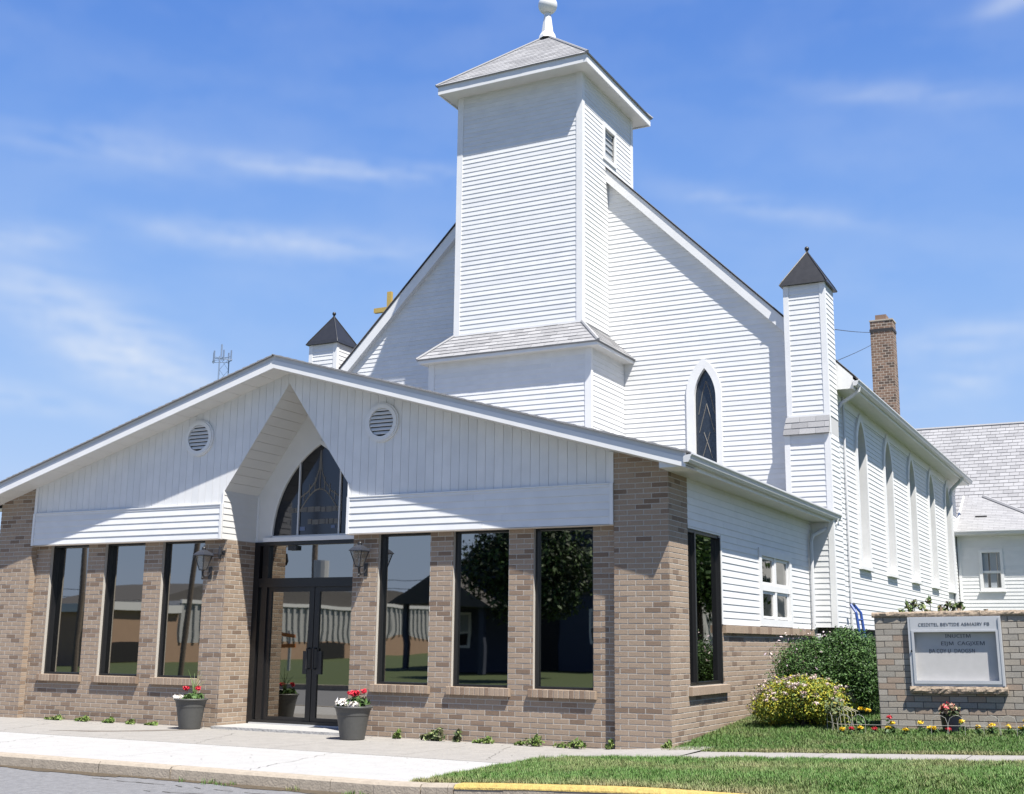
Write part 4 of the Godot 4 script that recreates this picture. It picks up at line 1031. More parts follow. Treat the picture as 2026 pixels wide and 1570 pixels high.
# ------------------------------------------------------------------ the house behind
func make_parish_house() -> void:
	var ph := thing("parish_house", "white clapboard house with large grey shingled roof behind the church", "house", Vector3(1.5, 0.0, -24.0))
	var off := Transform3D(Basis.IDENTITY, -Vector3(1.5, 0.0, -24.0))
	var P := "house:clapboard"; var H := "house:shingle"
	var sm := [M.shingle_a, M.shingle_b, M.shingle_c, M.shingle_a]
	# low wing with the sash window
	var zf := -23.0
	var hole := R2(0.90, 2.80, 1.55, 3.97)
	var w := core("wall", ph, off * front(zf), R2(0.335, -0.3, 2.9, 4.45), [R2(0.97, 2.88, 1.48, 3.90)], 0.2, M.sheath)
	siding(P, w, R2(0.36, 1.2, 2.86, 4.36), [hole], 0.105, 0.011, [], 1.2)
	core("wall", ph, off * right(2.9), R2(23.0, -0.3, 27.0, 4.45), [], 0.2, M.siding)
	part("corner_board", boxm(0.332, 1.2, zf, 0.42, 4.36, zf + 0.02), M.trim, ph, off)
	part("corner_board", boxm(2.81, 1.2, zf, 2.92, 4.36, zf + 0.02), M.trim, ph, off)
	var wn := part("window", ring(hole, R2(0.985, 2.89, 1.465, 3.885), -0.06, 0.03), M.trim, ph, off * front(zf))
	part("pane", boxm(0.96, 2.87, -0.055, 1.49, 3.91, -0.048), M.glass, wn)
	part("meeting_rail", boxm(0.98, 3.30, -0.048, 1.47, 3.37, -0.01), M.trim, wn)
	for c in [[0.99, 1.14, 3.37, 3.88], [1.19, 1.36, 3.37, 3.88], [1.39, 1.46, 3.37, 3.88], [1.0, 1.1, 2.9, 3.3], [1.18, 1.34, 2.9, 3.3]]:
		part("curtain", boxm(c[0], c[2], -0.0475, c[1], c[3], -0.043), M.curtain, wn)
	part("sill", boxm(0.87, 2.765, 0.0, 1.58, 2.80, 0.07), M.trim, wn)
	part("eave_soffit", boxm(0.32, 4.36, zf, 3.2, 4.375, zf + 0.29), M.panel, ph, off)
	part("gutter", MB.new().prism(gutter_profile(0.0, 4.49, 1.0), -3.25, -0.325).done(), M.gutter, ph, off * Transform3D(Basis(Vector3(0, 0, 1), Vector3.UP, Vector3(-1, 0, 0)), Vector3(0, 0, zf + 0.28)))
	var a := Vector3(0.31, 4.47, zf + 0.32); var b := Vector3(3.25, 4.47, zf + 0.32)
	var t := Vector3(0.31, 4.47 + 2.35 * 0.53, zf + 0.32 - 2.35); var t2 := Vector3(0.9, t.y, t.z)
	var pf := plane3(a, b, t)
	var poly := on(pf, [a, b, t2, t])
	var lr := part("low_roof", MB.new().prism(poly, -0.04, 0.0).done(), M.roof_under, ph, off * pf)
	shingles(H, lr, poly, 0.30, 0.125, 0.006, [M.shingle_a, M.shingle_c], 0.005)
	part("hip_cap", MB.new().tube([b + Vector3(0, 0.012, 0), t2 + Vector3(0, 0.012, 0)], 0.06, 6).done(), M.shingle_c, ph, off)
	var side := [b, Vector3(3.25, 4.47, -28.0), Vector3(0.9, t.y, -28.0), t2]
	part("low_roof", MB.new().prism(on(plane3(side[0], side[1], side[2]), side), -0.04, 0.0).done(), M.shingle_a, ph, off * plane3(side[0], side[1], side[2]))
	part("roof_vent", boxm(0.80, 4.93, -23.72, 1.12, 5.01, -23.60), M.roof_dark, ph, off)
	part("flashing", MB.new().tube([Vector3(0.33, 4.50, zf + 0.30), Vector3(0.33, t.y + 0.04, t.z)], 0.03, 5).done(), M.trim, ph, off)
	# big roof
	var e0 := Vector3(-4.0, 5.0, -26.3); var e1 := Vector3(12.0, 5.0, -26.3); var r1 := Vector3(12.0, 9.0, -31.5); var r0 := Vector3(-4.0, 9.0, -31.5)
	var bf := plane3(e0, e1, r1)
	var bp := on(bf, [e0, e1, r1, r0])
	var br := part("roof", MB.new().prism(bp, -0.12, 0.0).done(), M.roof_under, ph, off * bf)
	shingles(H, br, P2([1.0, 0.0, 10.5, 0.0, 10.5, bp[2].y, 1.0, bp[2].y]), 0.30, 0.225, 0.017, sm, 0.012)
	var far := [Vector3(12.0, 5.0, -36.7), Vector3(-4.0, 5.0, -36.7), Vector3(-4.0, 9.0, -31.5), Vector3(12.0, 9.0, -31.5)]
	part("roof", MB.new().prism(on(plane3(far[0], far[1], far[2]), far), -0.12, 0.0).done(), M.shingle_b, ph, off * plane3(far[0], far[1], far[2]))
	part("ridge_cap", MB.new().tube([r0 + Vector3(0, 0.01, 0), r1 + Vector3(0, 0.01, 0)], 0.06, 6).done(), M.shingle_c, ph, off)
	core("wall", ph, off * front(-26.6), R2(-3.8, -0.3, 11.8, 5.0), [], 0.2, M.siding)
	core("wall", ph, off * right(11.8), P2([26.7, -0.3, 36.3, -0.3, 36.3, 5.1, 31.5, 8.8, 26.7, 5.1]), [], 0.2, M.siding)
	core("wall", ph, off * left(-3.8), P2([-36.3, -0.3, -26.7, -0.3, -26.7, 5.1, -31.5, 8.8, -36.3, 5.1]), [], 0.2, M.siding)
	core("wall", ph, off * back(-36.4), R2(-11.8, -0.3, 3.8, 5.0), [], 0.2, M.siding)
	finish(P, ph); finish(H, ph)

# ------------------------------------------------------------------ what the windows reflect: the other side of the street
func make_across_the_street() -> void:
	structure("far_kerb", boxm(-90, -0.26, 13.2, 60, -0.03, 13.4), M.kerb)
	structure("far_lawn", boxm(-90, -0.26, 13.41, 60, -0.03, 60), M.turf)
	var f := Transform3D(Basis(Vector3(-1, 0, 0), Vector3.UP, Vector3(0, 0, -1)), Vector3.ZERO)
	# blue house with a gabled porch
	var o := Vector3(-15.5, 0, 28)
	var bh := thing("blue_house", "blue house with low gables and a porch across the street", "house", o)
	part("wall", boxm(-5.5, 0.0, 0.0, 5.5, 3.0, 8.0), M.house_blue, bh)
	var m := MB.new()
	m.prism(P2([-6.0, 2.9, 6.0, 2.9, 0.0, 6.6]), -0.1, 8.3)
	part("roof", m.done(), M.far_roof, bh)
	part("gable", MB.new().prism(P2([-5.4, 3.0, 5.4, 3.0, 0.0, 6.2]), -0.16, -0.11).done(), M.house_blue, bh)
	for s: float in [-1.0, 1.0]:
		part("barge_board", MB.new().prism(P2([0, 6.62, s * 6.05, 2.88, s * 6.05, 2.70, 0, 6.42]), -0.22, -0.17).done(), M.house_white, bh)
		part("porch_rail", boxm(-5.4, 0.0, -2.3, -5.2, 2.6, -2.1) if s < 0 else boxm(-1.6, 0.0, -2.3, -1.4, 2.6, -2.1), M.house_blue, bh)
	part("porch_roof", MB.new().prism(P2([-6.0, 2.5, -0.9, 2.5, -3.4, 3.9]), -2.6, 0.0).done(), M.far_roof, bh)
	for x in [-3.8, 2.4]:
		var wn := part("window", boxm(x - 0.6, 0.95, -0.05, x + 0.6, 2.35, -0.005), M.house_white, bh)
		part("pane", boxm(x - 0.48, 1.05, -0.07, x + 0.48, 1.62, -0.052), M.dark_void, wn)
		part("pane", boxm(x - 0.48, 1.68, -0.07, x + 0.48, 2.25, -0.052), M.curtain, wn)
	part("door", boxm(-0.5, 0.0, -0.05, 0.5, 2.1, -0.004), M.dark_void, bh)
	var hr := thing("hand_rail", "pale metal step rail in front of the blue house", "handrail", Vector3(-11.2, 0.0, 25.0))
	part("rail", MB.new().tube([Vector3(0, 0, 0), Vector3(0, 0.95, 0), Vector3(0.9, 1.15, 0), Vector3(0.9, 0, 0)], 0.03, 6).done(), M.house_white, hr)
	part("lower_rail", MB.new().tube([Vector3(0, 0.5, 0), Vector3(0.9, 0.6, 0)], 0.025, 6).done(), M.house_white, hr)
	# warehouse with a tan base and ribbed metal above
	var wh := thing("warehouse", "long tan warehouse with ribbed pale metal upper wall across the street", "warehouse", Vector3(-40, 0, 38), "", -PI / 2)
	part("base_wall", boxm(-10, -0.1, 0.0, 25, 1.05, 12), M.tan_wall, wh)
	part("upper_wall", boxm(-3.5, 1.05, 0.02, 25, 3.2, 11.9), M.rib_metal, wh)
	part("tan_wall", boxm(-10, 1.05, 0.0, -3.5, 2.55, 12), M.tan_wall, wh)
	part("cornice", boxm(-10.2, 2.55, -0.2, -3.5, 2.95, 12), M.house_white, wh)
	part("eave_strip", boxm(-3.5, 3.06, -0.14, 25.2, 3.26, 0.0), M.house_white, wh)
	var x := -3.4
	while x < 25.0:
		part("rib", boxm(x, 1.06, -0.09, x + 0.18, 3.06, 0.019), M.rib_metal, wh)
		x += 0.55
	part("roof", MB.new().prism(P2([-3.7, 3.2, 25.3, 3.2, 20.0, 4.3, 1.0, 4.3]), 2.0, 11.0).done(), M.far_roof, wh)
	for d in [-6.8, 1.0, 8.0]: part("loading_door", boxm(d - 1.8, 0.0, -0.03, d + 1.8, 0.98, -0.001), M.dark_void, wh)
	# lattice of utility poles and wires
	for p in [[-29.6, 17.5, "slim wooden utility pole farthest left along the street"], [-24.2, 17.5, "leaning wooden utility pole before the warehouse"], [-19.8, 17.5, "wooden utility pole with transformer opposite the church door"], [-112.0, 75.0, "distant utility pole at the left end of the overhead wires"], [24.0, 75.0, "distant utility pole at the right end of the overhead wires"]]:
		var u := thing("utility_pole", p[2], "utility pole", Vector3(p[0], 0, p[1]), "utility poles across the street")
		var lean := 0.9 if p[0] == -24.2 else 0.1
		part("pole", MB.new().tube([Vector3(0, -0.3, 0), Vector3(lean, 9.0, 0)], [0.11, 0.08], 10).done(), M.timber, u)
		part("cross_arm", boxm(lean - 1.2, 8.4, -0.06, lean + 1.2, 8.52, 0.06), M.timber, u)
		for k in [-1.0, -0.4, 0.4, 1.0]: part("insulator", MB.new().tube([Vector3(lean + k, 8.5, 0), Vector3(lean + k, 8.68, 0)], 0.04, 6).done(), M.house_white, u)
		if p[0] == -19.8: part("transformer", MB.new().tube([Vector3(0.4, 3.0, -0.1), Vector3(0.4, 3.8, -0.1)], 0.26, 12).done(), M.gutter, u)
	for k in 3:
		var y := 6.6 - 0.75 * k
		var pts := []
		for i in 25:
			var t := i / 24.0
			pts.append(Vector3(lerpf(-112.0, 24.0, t), y - 0.6 * sin(t * PI), 75.0 + 0.1 * k))
		solo("overhead_wire", MB.new().tube(pts, 0.03, 5).done(), M.wire_dark, ["top overhead wire far across the street", "middle overhead wire far across the street", "lowest overhead wire far across the street"][k], "wire", "overhead wires")
	var shed := thing("white_shed", "long low white shed far along the street", "shed", Vector3(-66.0, 0, 48))
	part("wall", boxm(-9, 0, 0, 9, 2.0, 6), M.house_blue, shed)
	part("roof", boxm(-9.4, 2.0, -0.4, 9.4, 2.7, 6.4), M.house_white, shed)
	var ft := thing("distant_tree", "rounded green tree beside the low white shed", "tree", Vector3(-52.5, 0, 41))
	part("trunk", MB.new().tube([Vector3(0, -0.2, 0), Vector3(0, 2.0, 0)], [0.2, 0.12], 8).done(), M.bark, ft)
	part("crown", leaves(3500, [[Vector3(0, 2.6, 0), Vector3(1.3, 1.2, 1.3)], [Vector3(0.3, 3.3, 0), Vector3(0.9, 0.9, 0.9)]], 0.12, [Color(0.03, 0.07, 0.012), Color(0.05, 0.10, 0.018)], 77, 0.3), M.leaf, ft)
	var bar := thing("barricade", "orange and white street barricade standing by the warehouse", "barricade", Vector3(-27.0, 0, 24.0))
	for yb in [0.85, 1.35]: part("rail", boxm(-1.6, yb, 0, 1.6, yb + 0.16, 0.04), M.orange, bar)
	for xb in [-1.3, 1.3]: part("leg", boxm(xb - 0.05, -0.05, 0.045, xb + 0.05, 1.6, 0.1), M.rib_metal, bar)

# ------------------------------------------------------------------ the brick sign on the lawn
func lettering(text: String, size: float, at: Vector3, wide: float, parent: Node3D, called := "lettering") -> void:
	var tm := TextMesh.new(); tm.text = text; tm.depth = 0.003; tm.font_size = 48; tm.pixel_size = size / 35.0
	var sf := SystemFont.new(); sf.font_names = PackedStringArray(["Droid Sans"]); sf.font_weight = 400
	tm.font = sf; tm.horizontal_alignment = HORIZONTAL_ALIGNMENT_CENTER; tm.vertical_alignment = VERTICAL_ALIGNMENT_CENTER
	var k := wide / maxf(0.01, tm.get_aabb().size.x)
	part(called, tm, M.letter, parent, Transform3D(Basis.from_scale(Vector3(k, 1, 1)), at))
func make_sign() -> void:
	var base_y := 0.2
	var sg := thing("church_sign", "low brick sign with white framed message board on the lawn", "sign", Vector3(2.115, base_y, -1.85))
	sg.rotation.z = 0.017
	var wide := 1.92; var top := 1.405
	var fx := 0.415; var fX := 1.515; var fy := 0.555
	var mats := [M.sign_a, M.sign_b, M.sign_c, M.sign_d]
	var wall := core("brick_wall", sg, Transform3D.IDENTITY, R2(0, -0.3, wide, top), [R2(fx + 0.03, fy + 0.03, fX - 0.03, top - 0.03)], 0.36, M.sign_joint)
	bricks("sign:brick", wall, R2(0.0, -0.02, wide, top - 0.002), [R2(fx - 0.005, fy - 0.09, fX + 0.005, 2.0)], mats, [0.36, 0.26, 0.24, 0.14], -0.01, 0.0, 0.212, 0.0745, 0.009)
	var ls := part("brick_end", MB.new().box(Vector3(0, 0, 0), Vector3(0.36, top, 0.001)).done(), M.sign_joint, sg, Transform3D(Basis(Vector3(0, 0, 1), Vector3.UP, Vector3(-1, 0, 0)), Vector3(-0.001, 0, -0.36)))
	bricks("sign:brick", ls, R2(0.0, -0.02, 0.36, top - 0.002), [], mats, [0.36, 0.26, 0.24, 0.14], -0.01, 0.0, 0.212, 0.0745, 0.009)
	var rs := part("brick_end", MB.new().box(Vector3(0, 0, 0), Vector3(0.36, top, 0.001)).done(), M.sign_joint, sg, right(0).scaled(Vector3.ONE).translated(Vector3(wide + 0.001, 0, 0)))
	bricks("sign:brick", rs, R2(0.0, -0.02, 0.36, top - 0.002), [], mats, [0.36, 0.26, 0.24, 0.14], -0.01, 0.0, 0.212, 0.0745, 0.009)
	finish("sign:brick", sg)
	# rock-faced coping in three stones, and the rock sill
	for r in [[-0.03, 0.63, top, 0.068], [0.636, 1.28, top, 0.070], [1.286, wide + 0.03, top, 0.066]]:
		part("coping_stone", rough_stone(r[0], r[1], r[2], r[2] + r[3], -0.39, 0.035), M.rock, sg)
	part("sill_stone", rough_stone(fx - 0.02, fX + 0.02, fy - 0.085, fy - 0.002, -0.02, 0.085), M.rock, sg)
	# the message board
	var z := 0.055
	var fr := part("message_frame", ring(R2(fx, fy, fX, top - 0.003), R2(fx + 0.055, fy + 0.055, fX - 0.055, top - 0.18), -0.05, z), M.aluminium, sg)
	part("header_panel", boxm(fx + 0.03, top - 0.176, z + 0.0005, fX - 0.03, top - 0.01, z + 0.004), M.aluminium, fr)
	part("door_rim", ring(R2(fx + 0.04, fy + 0.03, fX - 0.03, top - 0.168), R2(fx + 0.07, fy + 0.07, fX - 0.065, top - 0.19), z + 0.001, z + 0.012), M.aluminium, fr)
	part("hinge_rail", boxm(fX - 0.028, fy + 0.01, z + 0.001, fX - 0.006, top - 0.02, z + 0.018), M.aluminium, fr)
	part("board", boxm(fx + 0.04, fy + 0.04, -0.02, fX - 0.04, top - 0.17, -0.010), M.board_face, fr)
	part("lock", MB.new().tube([Vector3(fx + 0.03, fy + 0.43, z), Vector3(fx + 0.03, fy + 0.43, z + 0.018)], 0.012, 8).done(), M.black_metal, fr)
	var mid := (fx + fX) * 0.5
	lettering("CEIDITEL BEVTIDE ASMAIRY FB", 0.038, Vector3(mid + 0.0, top - 0.098, z + 0.0058), 0.84, fr)
	lettering("INUCITM", 0.044, Vector3(1.0, 1.165, -0.0082), 0.30, fr)
	lettering("EIJM  CAGJXEM", 0.046, Vector3(1.05, 1.075, -0.0082), 0.51, fr)
	lettering("BA COY U  DAOGSN", 0.044, Vector3(0.915, 0.985, -0.0082), 0.54, fr)
func rough_stone(x0: float, x1: float, y0: float, y1: float, z0: float, z1: float) -> ArrayMesh:
	var m := MB.new(); var n := maxi(4, int((x1 - x0) / 0.035))
	var front_rows := []
	for i in n + 1:
		var x := lerpf(x0, x1, i / float(n)); var col := []
		for j in 4:
			var e := 0.012 if (j == 0 or j == 3) else 0.0
			col.append(Vector3(x + (0.0 if i == 0 or i == n else rng.randf_range(-0.008, 0.008)), lerpf(y0, y1, j / 3.0) + (0.0 if j == 0 else rng.randf_range(-0.004, 0.004)), z1 - e - rng.randf_range(0.0, 0.016)))
		front_rows.append(col)
	for i in n:
		for j in 3: m.quad(front_rows[i][j], front_rows[i + 1][j], front_rows[i + 1][j + 1], front_rows[i][j + 1])
		var a: Vector3 = front_rows[i][3]; var b: Vector3 = front_rows[i + 1][3]
		m.quad(a, b, Vector3(b.x, y1, z0), Vector3(a.x, y1, z0))
		a = front_rows[i][0]; b = front_rows[i + 1][0]
		m.quad(Vector3(a.x, y0, z0), Vector3(b.x, y0, z0), b, a)
	for c in [front_rows[0], front_rows[n]]:
		for j in 3: m.quad(c[j], c[j + 1], Vector3(c[j].x, c[j + 1].y, z0), Vector3(c[j].x, c[j].y, z0))
	return m.done()

# ------------------------------------------------------------------ lamps, pots, cross, mast, fence
func make_small_things() -> void:
	for l in [[-4.60, "black carriage lantern right of the church doors"], [-7.46, "black carriage lantern left of the church doors"]]:
		var w := thing("wall_lantern", l[1], "lantern", Vector3(l[0], 2.12, -0.115), "lanterns beside the church doors")
		w.scale = Vector3(0.88, 0.92, 0.9); wall_lantern(w)
	var sx := thing("wall_sensor", "small black fixture on the brick corner left of the doorway", "wall fixture", Vector3(-7.235, 2.50, -0.115))
	part("plate", boxm(-0.045, 0.0, 0.0, 0.045, 0.07, 0.02), M.black_metal, sx)
	part("arm", MB.new().tube([Vector3(0, 0.035, 0.02), Vector3(0.01, 0.05, 0.075)], 0.014, 6).done(), M.black_metal, sx)
	part("head", MB.new().tube([Vector3(0.01, 0.12, 0.085), Vector3(0.012, 0.0, 0.09), Vector3(0.013, -0.07, 0.088)], [0.016, 0.034, 0.010], 8).done(), M.black_metal, sx)
	flower_pot(Vector3(-7.36, -0.05, 0.26), "grey pot of red geraniums left of the church doors", 0)
	flower_pot(Vector3(-4.34, -0.05, 0.46), "grey pot of red geraniums and white petunias right of the doors", 1)
	# gold cross on the far side of the roof
	var cr := thing("roof_cross", "gold cross standing on the church roof behind the left rake", "cross", Vector3(-9.57, 7.9, -7.95))
	part("upright", boxm(-0.055, 0.0, -0.04, 0.055, 1.12, 0.04), M.gold, cr)
	part("cross_arm", boxm(-0.40, 0.66, -0.045, 0.40, 0.765, 0.045), M.gold, cr)
	# phone mast far away
	var mast := thing("cell_mast", "distant lattice phone mast showing over the hall roof", "mast", Vector3(-60.45, 0, -60))
	for c in [[-0.12, 0.1], [0.55, -0.25], [0.2, 0.5]]:
		part("mast_leg", MB.new().tube([Vector3(c[0], -0.3, c[1]), Vector3(c[0], 23.6, c[1])], 0.045, 6).done(), M.steel, mast)
	var zz := MB.new()
	for k in 24:
		zz.tube([Vector3(-0.12, k * 0.98, 0.1), Vector3(0.55, (k + 1) * 0.98, -0.25)], 0.014, 4)
		zz.tube([Vector3(0.55, k * 0.98, -0.25), Vector3(0.2, (k + 1) * 0.98, 0.5)], 0.014, 4)
	part("bracing", zz.done(), M.steel, mast)
	part("spike", MB.new().tube([Vector3(-0.05, 23.5, 0), Vector3(-0.05, 24.7, 0)], 0.07, 6).done(), M.steel, mast)
	for s in [[-0.85, 0.0], [-0.35, 0.5], [0.55, 0.4], [0.98, 0.0], [0.2, -0.6]]:
		part("antenna_panel", boxm(s[0] - 0.045, 23.2, s[1] - 0.045, s[0] + 0.045, 24.1, s[1] + 0.045), M.steel, mast)
		part("arm", MB.new().tube([Vector3(0.15, 23.5, 0.1), Vector3(s[0], 23.6, s[1])], 0.035, 5).done(), M.steel, mast)
	part("platform_ring", MB.new().tube([Vector3(-0.95, 23.3, 0), Vector3(-0.45, 23.3, 0.5), Vector3(0.62, 23.3, 0.4), Vector3(1.12, 23.3, 0), Vector3(0.2, 23.3, -0.6), Vector3(-0.95, 23.3, 0)], 0.03, 5).done(), M.steel, mast)
	# blue hand truck against the nave
	var ht := thing("hand_truck", "blue hand truck leaning on the nave wall behind the shrub", "hand truck", Vector3(0.50, 0.55, -8.25))
	for dz in [-0.2, 0.2]:
		part("rail", MB.new().tube([Vector3(0.2, 0.0, dz), Vector3(0.04, 1.28, dz), Vector3(-0.06, 1.42, dz * 0.7)], 0.026, 8).done(), M.blue_paint, ht)
		part("wheel", MB.new().tube([Vector3(0.2, 0.12, dz * 1.3 - 0.03), Vector3(0.2, 0.12, dz * 1.3 + 0.03)], 0.12, 16).done(), M.black_metal, ht)
	for y in [0.4, 0.8, 1.15]: part("rung", MB.new().tube([Vector3(0.2 - y * 0.125, y, -0.2), Vector3(0.2 - y * 0.125, y, 0.2)], 0.02, 6).done(), M.blue_paint, ht)
	part("toe_plate", boxm(0.18, 0.0, -0.2, 0.45, 0.015, 0.2), M.blue_paint, ht)
	part("handle", MB.new().tube([Vector3(-0.06, 1.42, -0.14), Vector3(-0.06, 1.42, 0.14)], 0.026, 8).done(), M.black_metal, ht)
	wire_fence()
	# black pot of faded flowers before the sign
	var p := thing("black_planter", "small black planter of faded pink flowers below the sign", "planter", Vector3(2.99, hgt(2.99, -1.62), -1.62))
	part("pot", MB.new().lathe([Vector2(0.0, 0.0), Vector2(0.098, 0.0), Vector2(0.125, 0.20), Vector2(0.13, 0.205), Vector2(0.118, 0.205), Vector2(0.115, 0.18), Vector2(0.0, 0.18)], Vector3.ZERO, 20).done(), M.dark_pot, p)
	var lv := leaves(160, [[Vector3(0, 0.25, 0), Vector3(0.13, 0.08, 0.1)]], 0.035, [Color(0.045, 0.075, 0.02), Color(0.09, 0.10, 0.04), Color(0.16, 0.10, 0.06)], 31)
	part("foliage", lv, M.leaf, p)
	part("blossoms", leaves(70, [[Vector3(-0.03, 0.31, 0.03), Vector3(0.10, 0.05, 0.08)]], 0.032, [Color(0.5, 0.3, 0.2), Color(0.55, 0.4, 0.3), Color(0.5, 0.05, 0.06)], 32), M.leaf, p)

func wall_lantern(w: Node3D) -> void:
	var z := 0.20
	part("bracket", boxm(-0.035, 0.02, 0.0, 0.035, 0.22, 0.018), M.black_metal, w)
	part("arm", MB.new().tube([Vector3(0, 0.12, 0.015), Vector3(0, 0.06, 0.08), Vector3(0, 0.04, 0.15), Vector3(0, 0.10, z)], 0.011, 6).done(), M.black_metal, w)
	part("tail", MB.new().lathe([Vector2(0.0, 0.0), Vector2(0.014, 0.01), Vector2(0.022, 0.03), Vector2(0.014, 0.05), Vector2(0.019, 0.14), Vector2(0.035, 0.165), Vector2(0.0, 0.17)], Vector3(0, 0, z), 10).done(), M.black_metal, w)
	var b := 0.042; var t := 0.105; var y0 := 0.165; var y1 := 0.395
	part("base_plate", boxm(-b - 0.008, y0 - 0.012, z - b - 0.008, b + 0.008, y0, z + b + 0.008), M.black_metal, w)
	var gl := StandardMaterial3D.new(); gl.albedo_color = Color(0.42, 0.41, 0.36, 0.3); gl.transparency = BaseMaterial3D.TRANSPARENCY_ALPHA; gl.roughness = 0.08
	for s in [[-1, -1, 1, -1], [1, -1, 1, 1], [1, 1, -1, 1], [-1, 1, -1, -1]]:
		part("bar", MB.new().tube([Vector3(s[0] * b, y0, z + s[1] * b), Vector3(s[0] * t, y1, z + s[1] * t)], 0.008, 5).done(), M.black_metal, w)
		var g := MB.new(); var k := 0.94
		g.quad(Vector3(s[0] * b * k, y0, z + s[1] * b * k), Vector3(s[2] * b * k, y0, z + s[3] * b * k), Vector3(s[2] * t * k, y1, z + s[3] * t * k), Vector3(s[0] * t * k, y1, z + s[1] * t * k))
		part("pane", g.done(), gl, w)
	part("candle_tube", MB.new().tube([Vector3(0, y0, z), Vector3(0, y0 + 0.12, z)], 0.013, 8).done(), M.board_face, w)
	var m := MB.new()
	var r := 0.136
	m.lathe([Vector2(r * 1.3, y1), Vector2(r * 1.3, y1 + 0.012), Vector2(r * 0.95, y1 + 0.05), Vector2(0.055, y1 + 0.092), Vector2(0.035, y1 + 0.10)], Vector3(0, 0, z), 4, PI / 4)
	m.lathe([Vector2(0.0, y1 + 0.03), Vector2(r * 1.3, y1)], Vector3(0, 0, z), 4, PI / 4)
	part("hood", m.done(), M.lamp_roof, w)
	part("neck", MB.new().lathe([Vector2(0.038, y1 + 0.095), Vector2(0.038, y1 + 0.125), Vector2(0.032, y1 + 0.14), Vector2(0.0, y1 + 0.145)], Vector3(0, 0, z), 12).done(), M.black_metal, w)
	part("finial", MB.new().tube([Vector3(0, y1 + 0.14, z), Vector3(0, y1 + 0.185, z)], [0.010, 0.003], 6).done(), M.black_metal, w)

func flower_pot(at: Vector3, label: String, kind: int) -> void:
	var p := thing("flower_pot", label, "flower pot", at, "grey flower pots at the doorway")
	var k := 1.06 if kind == 1 else 1.0
	p.scale = Vector3(0.84, 0.88, 0.84)
	part("pot", MB.new(Transform3D.IDENTITY, false).lathe([Vector2(0.0, 0.0), Vector2(0.175 * k, 0.0), Vector2(0.185 * k, 0.012), Vector2(0.238 * k, 0.345), Vector2(0.246 * k, 0.36), Vector2(0.252 * k, 0.40), Vector2(0.272 * k, 0.462), Vector2(0.292 * k, 0.47), Vector2(0.296 * k, 0.486), Vector2(0.286 * k, 0.497), Vector2(0.264 * k, 0.495), Vector2(0.25 * k, 0.45), Vector2(0.0, 0.45)], Vector3.ZERO, 40).done(), M.pot, p)
	part("soil", MB.new().lathe([Vector2(0.0, 0.468), Vector2(0.262 * k, 0.460)], Vector3.ZERO, 20).done(), M.soil, p)
	var gr := [Color(0.05, 0.10, 0.02), Color(0.07, 0.14, 0.03), Color(0.035, 0.075, 0.018)]
	if kind == 0:
		part("foliage", leaves(190, [[Vector3(0.10, 0.52, 0.02), Vector3(0.15, 0.07, 0.16)], [Vector3(-0.1, 0.50, 0.0), Vector3(0.13, 0.05, 0.14)]], 0.05, gr, 41), M.leaf, p)
		part("red_blooms", leaves(150, [[Vector3(-0.09, 0.66, 0.05), Vector3(0.055, 0.03, 0.05)], [Vector3(0.17, 0.665, 0.03), Vector3(0.045, 0.03, 0.045)]], 0.028, [Color(0.55, 0.012, 0.035), Color(0.45, 0.01, 0.03)], 42), M.leaf, p)
		part("white_blooms", leaves(90, [[Vector3(-0.17, 0.515, 0.12), Vector3(0.1, 0.035, 0.09)]], 0.042, [Color(0.75, 0.72, 0.68), Color(0.7, 0.66, 0.6)], 43), M.leaf, p)
		var m := MB.new()
		for i in 9:
			var a := rng.randf_range(0, TAU); var h := rng.randf_range(0.28, 0.52); var l := rng.randf_range(0.05, 0.2)
			m.tube([Vector3(0.03, 0.46, -0.03), Vector3(0.03 + cos(a) * l * 0.3, 0.46 + h * 0.6, -0.03 + sin(a) * l * 0.3), Vector3(0.03 + cos(a) * l, 0.46 + h, -0.03 + sin(a) * l)], [0.008, 0.007, 0.002], 4)
		var sm := StandardMaterial3D.new(); sm.albedo_color = L(0.11, 0.17, 0.05); sm.roughness = 0.6
		part("spike_leaves", m.done(), sm, p)
	else:
		part("foliage", leaves(260, [[Vector3(0.10, 0.55, 0.0), Vector3(0.17, 0.09, 0.17)], [Vector3(-0.12, 0.51, 0.05), Vector3(0.15, 0.05, 0.15)]], 0.05, gr, 44), M.leaf, p)
		part("red_blooms", leaves(260, [[Vector3(0.02, 0.685, 0.03), Vector3(0.11, 0.04, 0.09)], [Vector3(0.2, 0.72, 0.0), Vector3(0.045, 0.03, 0.045)]], 0.03, [Color(0.58, 0.012, 0.04), Color(0.48, 0.01, 0.03)], 45), M.leaf, p)
		part("white_blooms", leaves(170, [[Vector3(-0.16, 0.545, 0.10), Vector3(0.12, 0.05, 0.10)], [Vector3(0.10, 0.52, 0.17), Vector3(0.12, 0.04, 0.06)]], 0.044, [Color(0.78, 0.75, 0.72), Color(0.72, 0.66, 0.58)], 46), M.leaf, p)

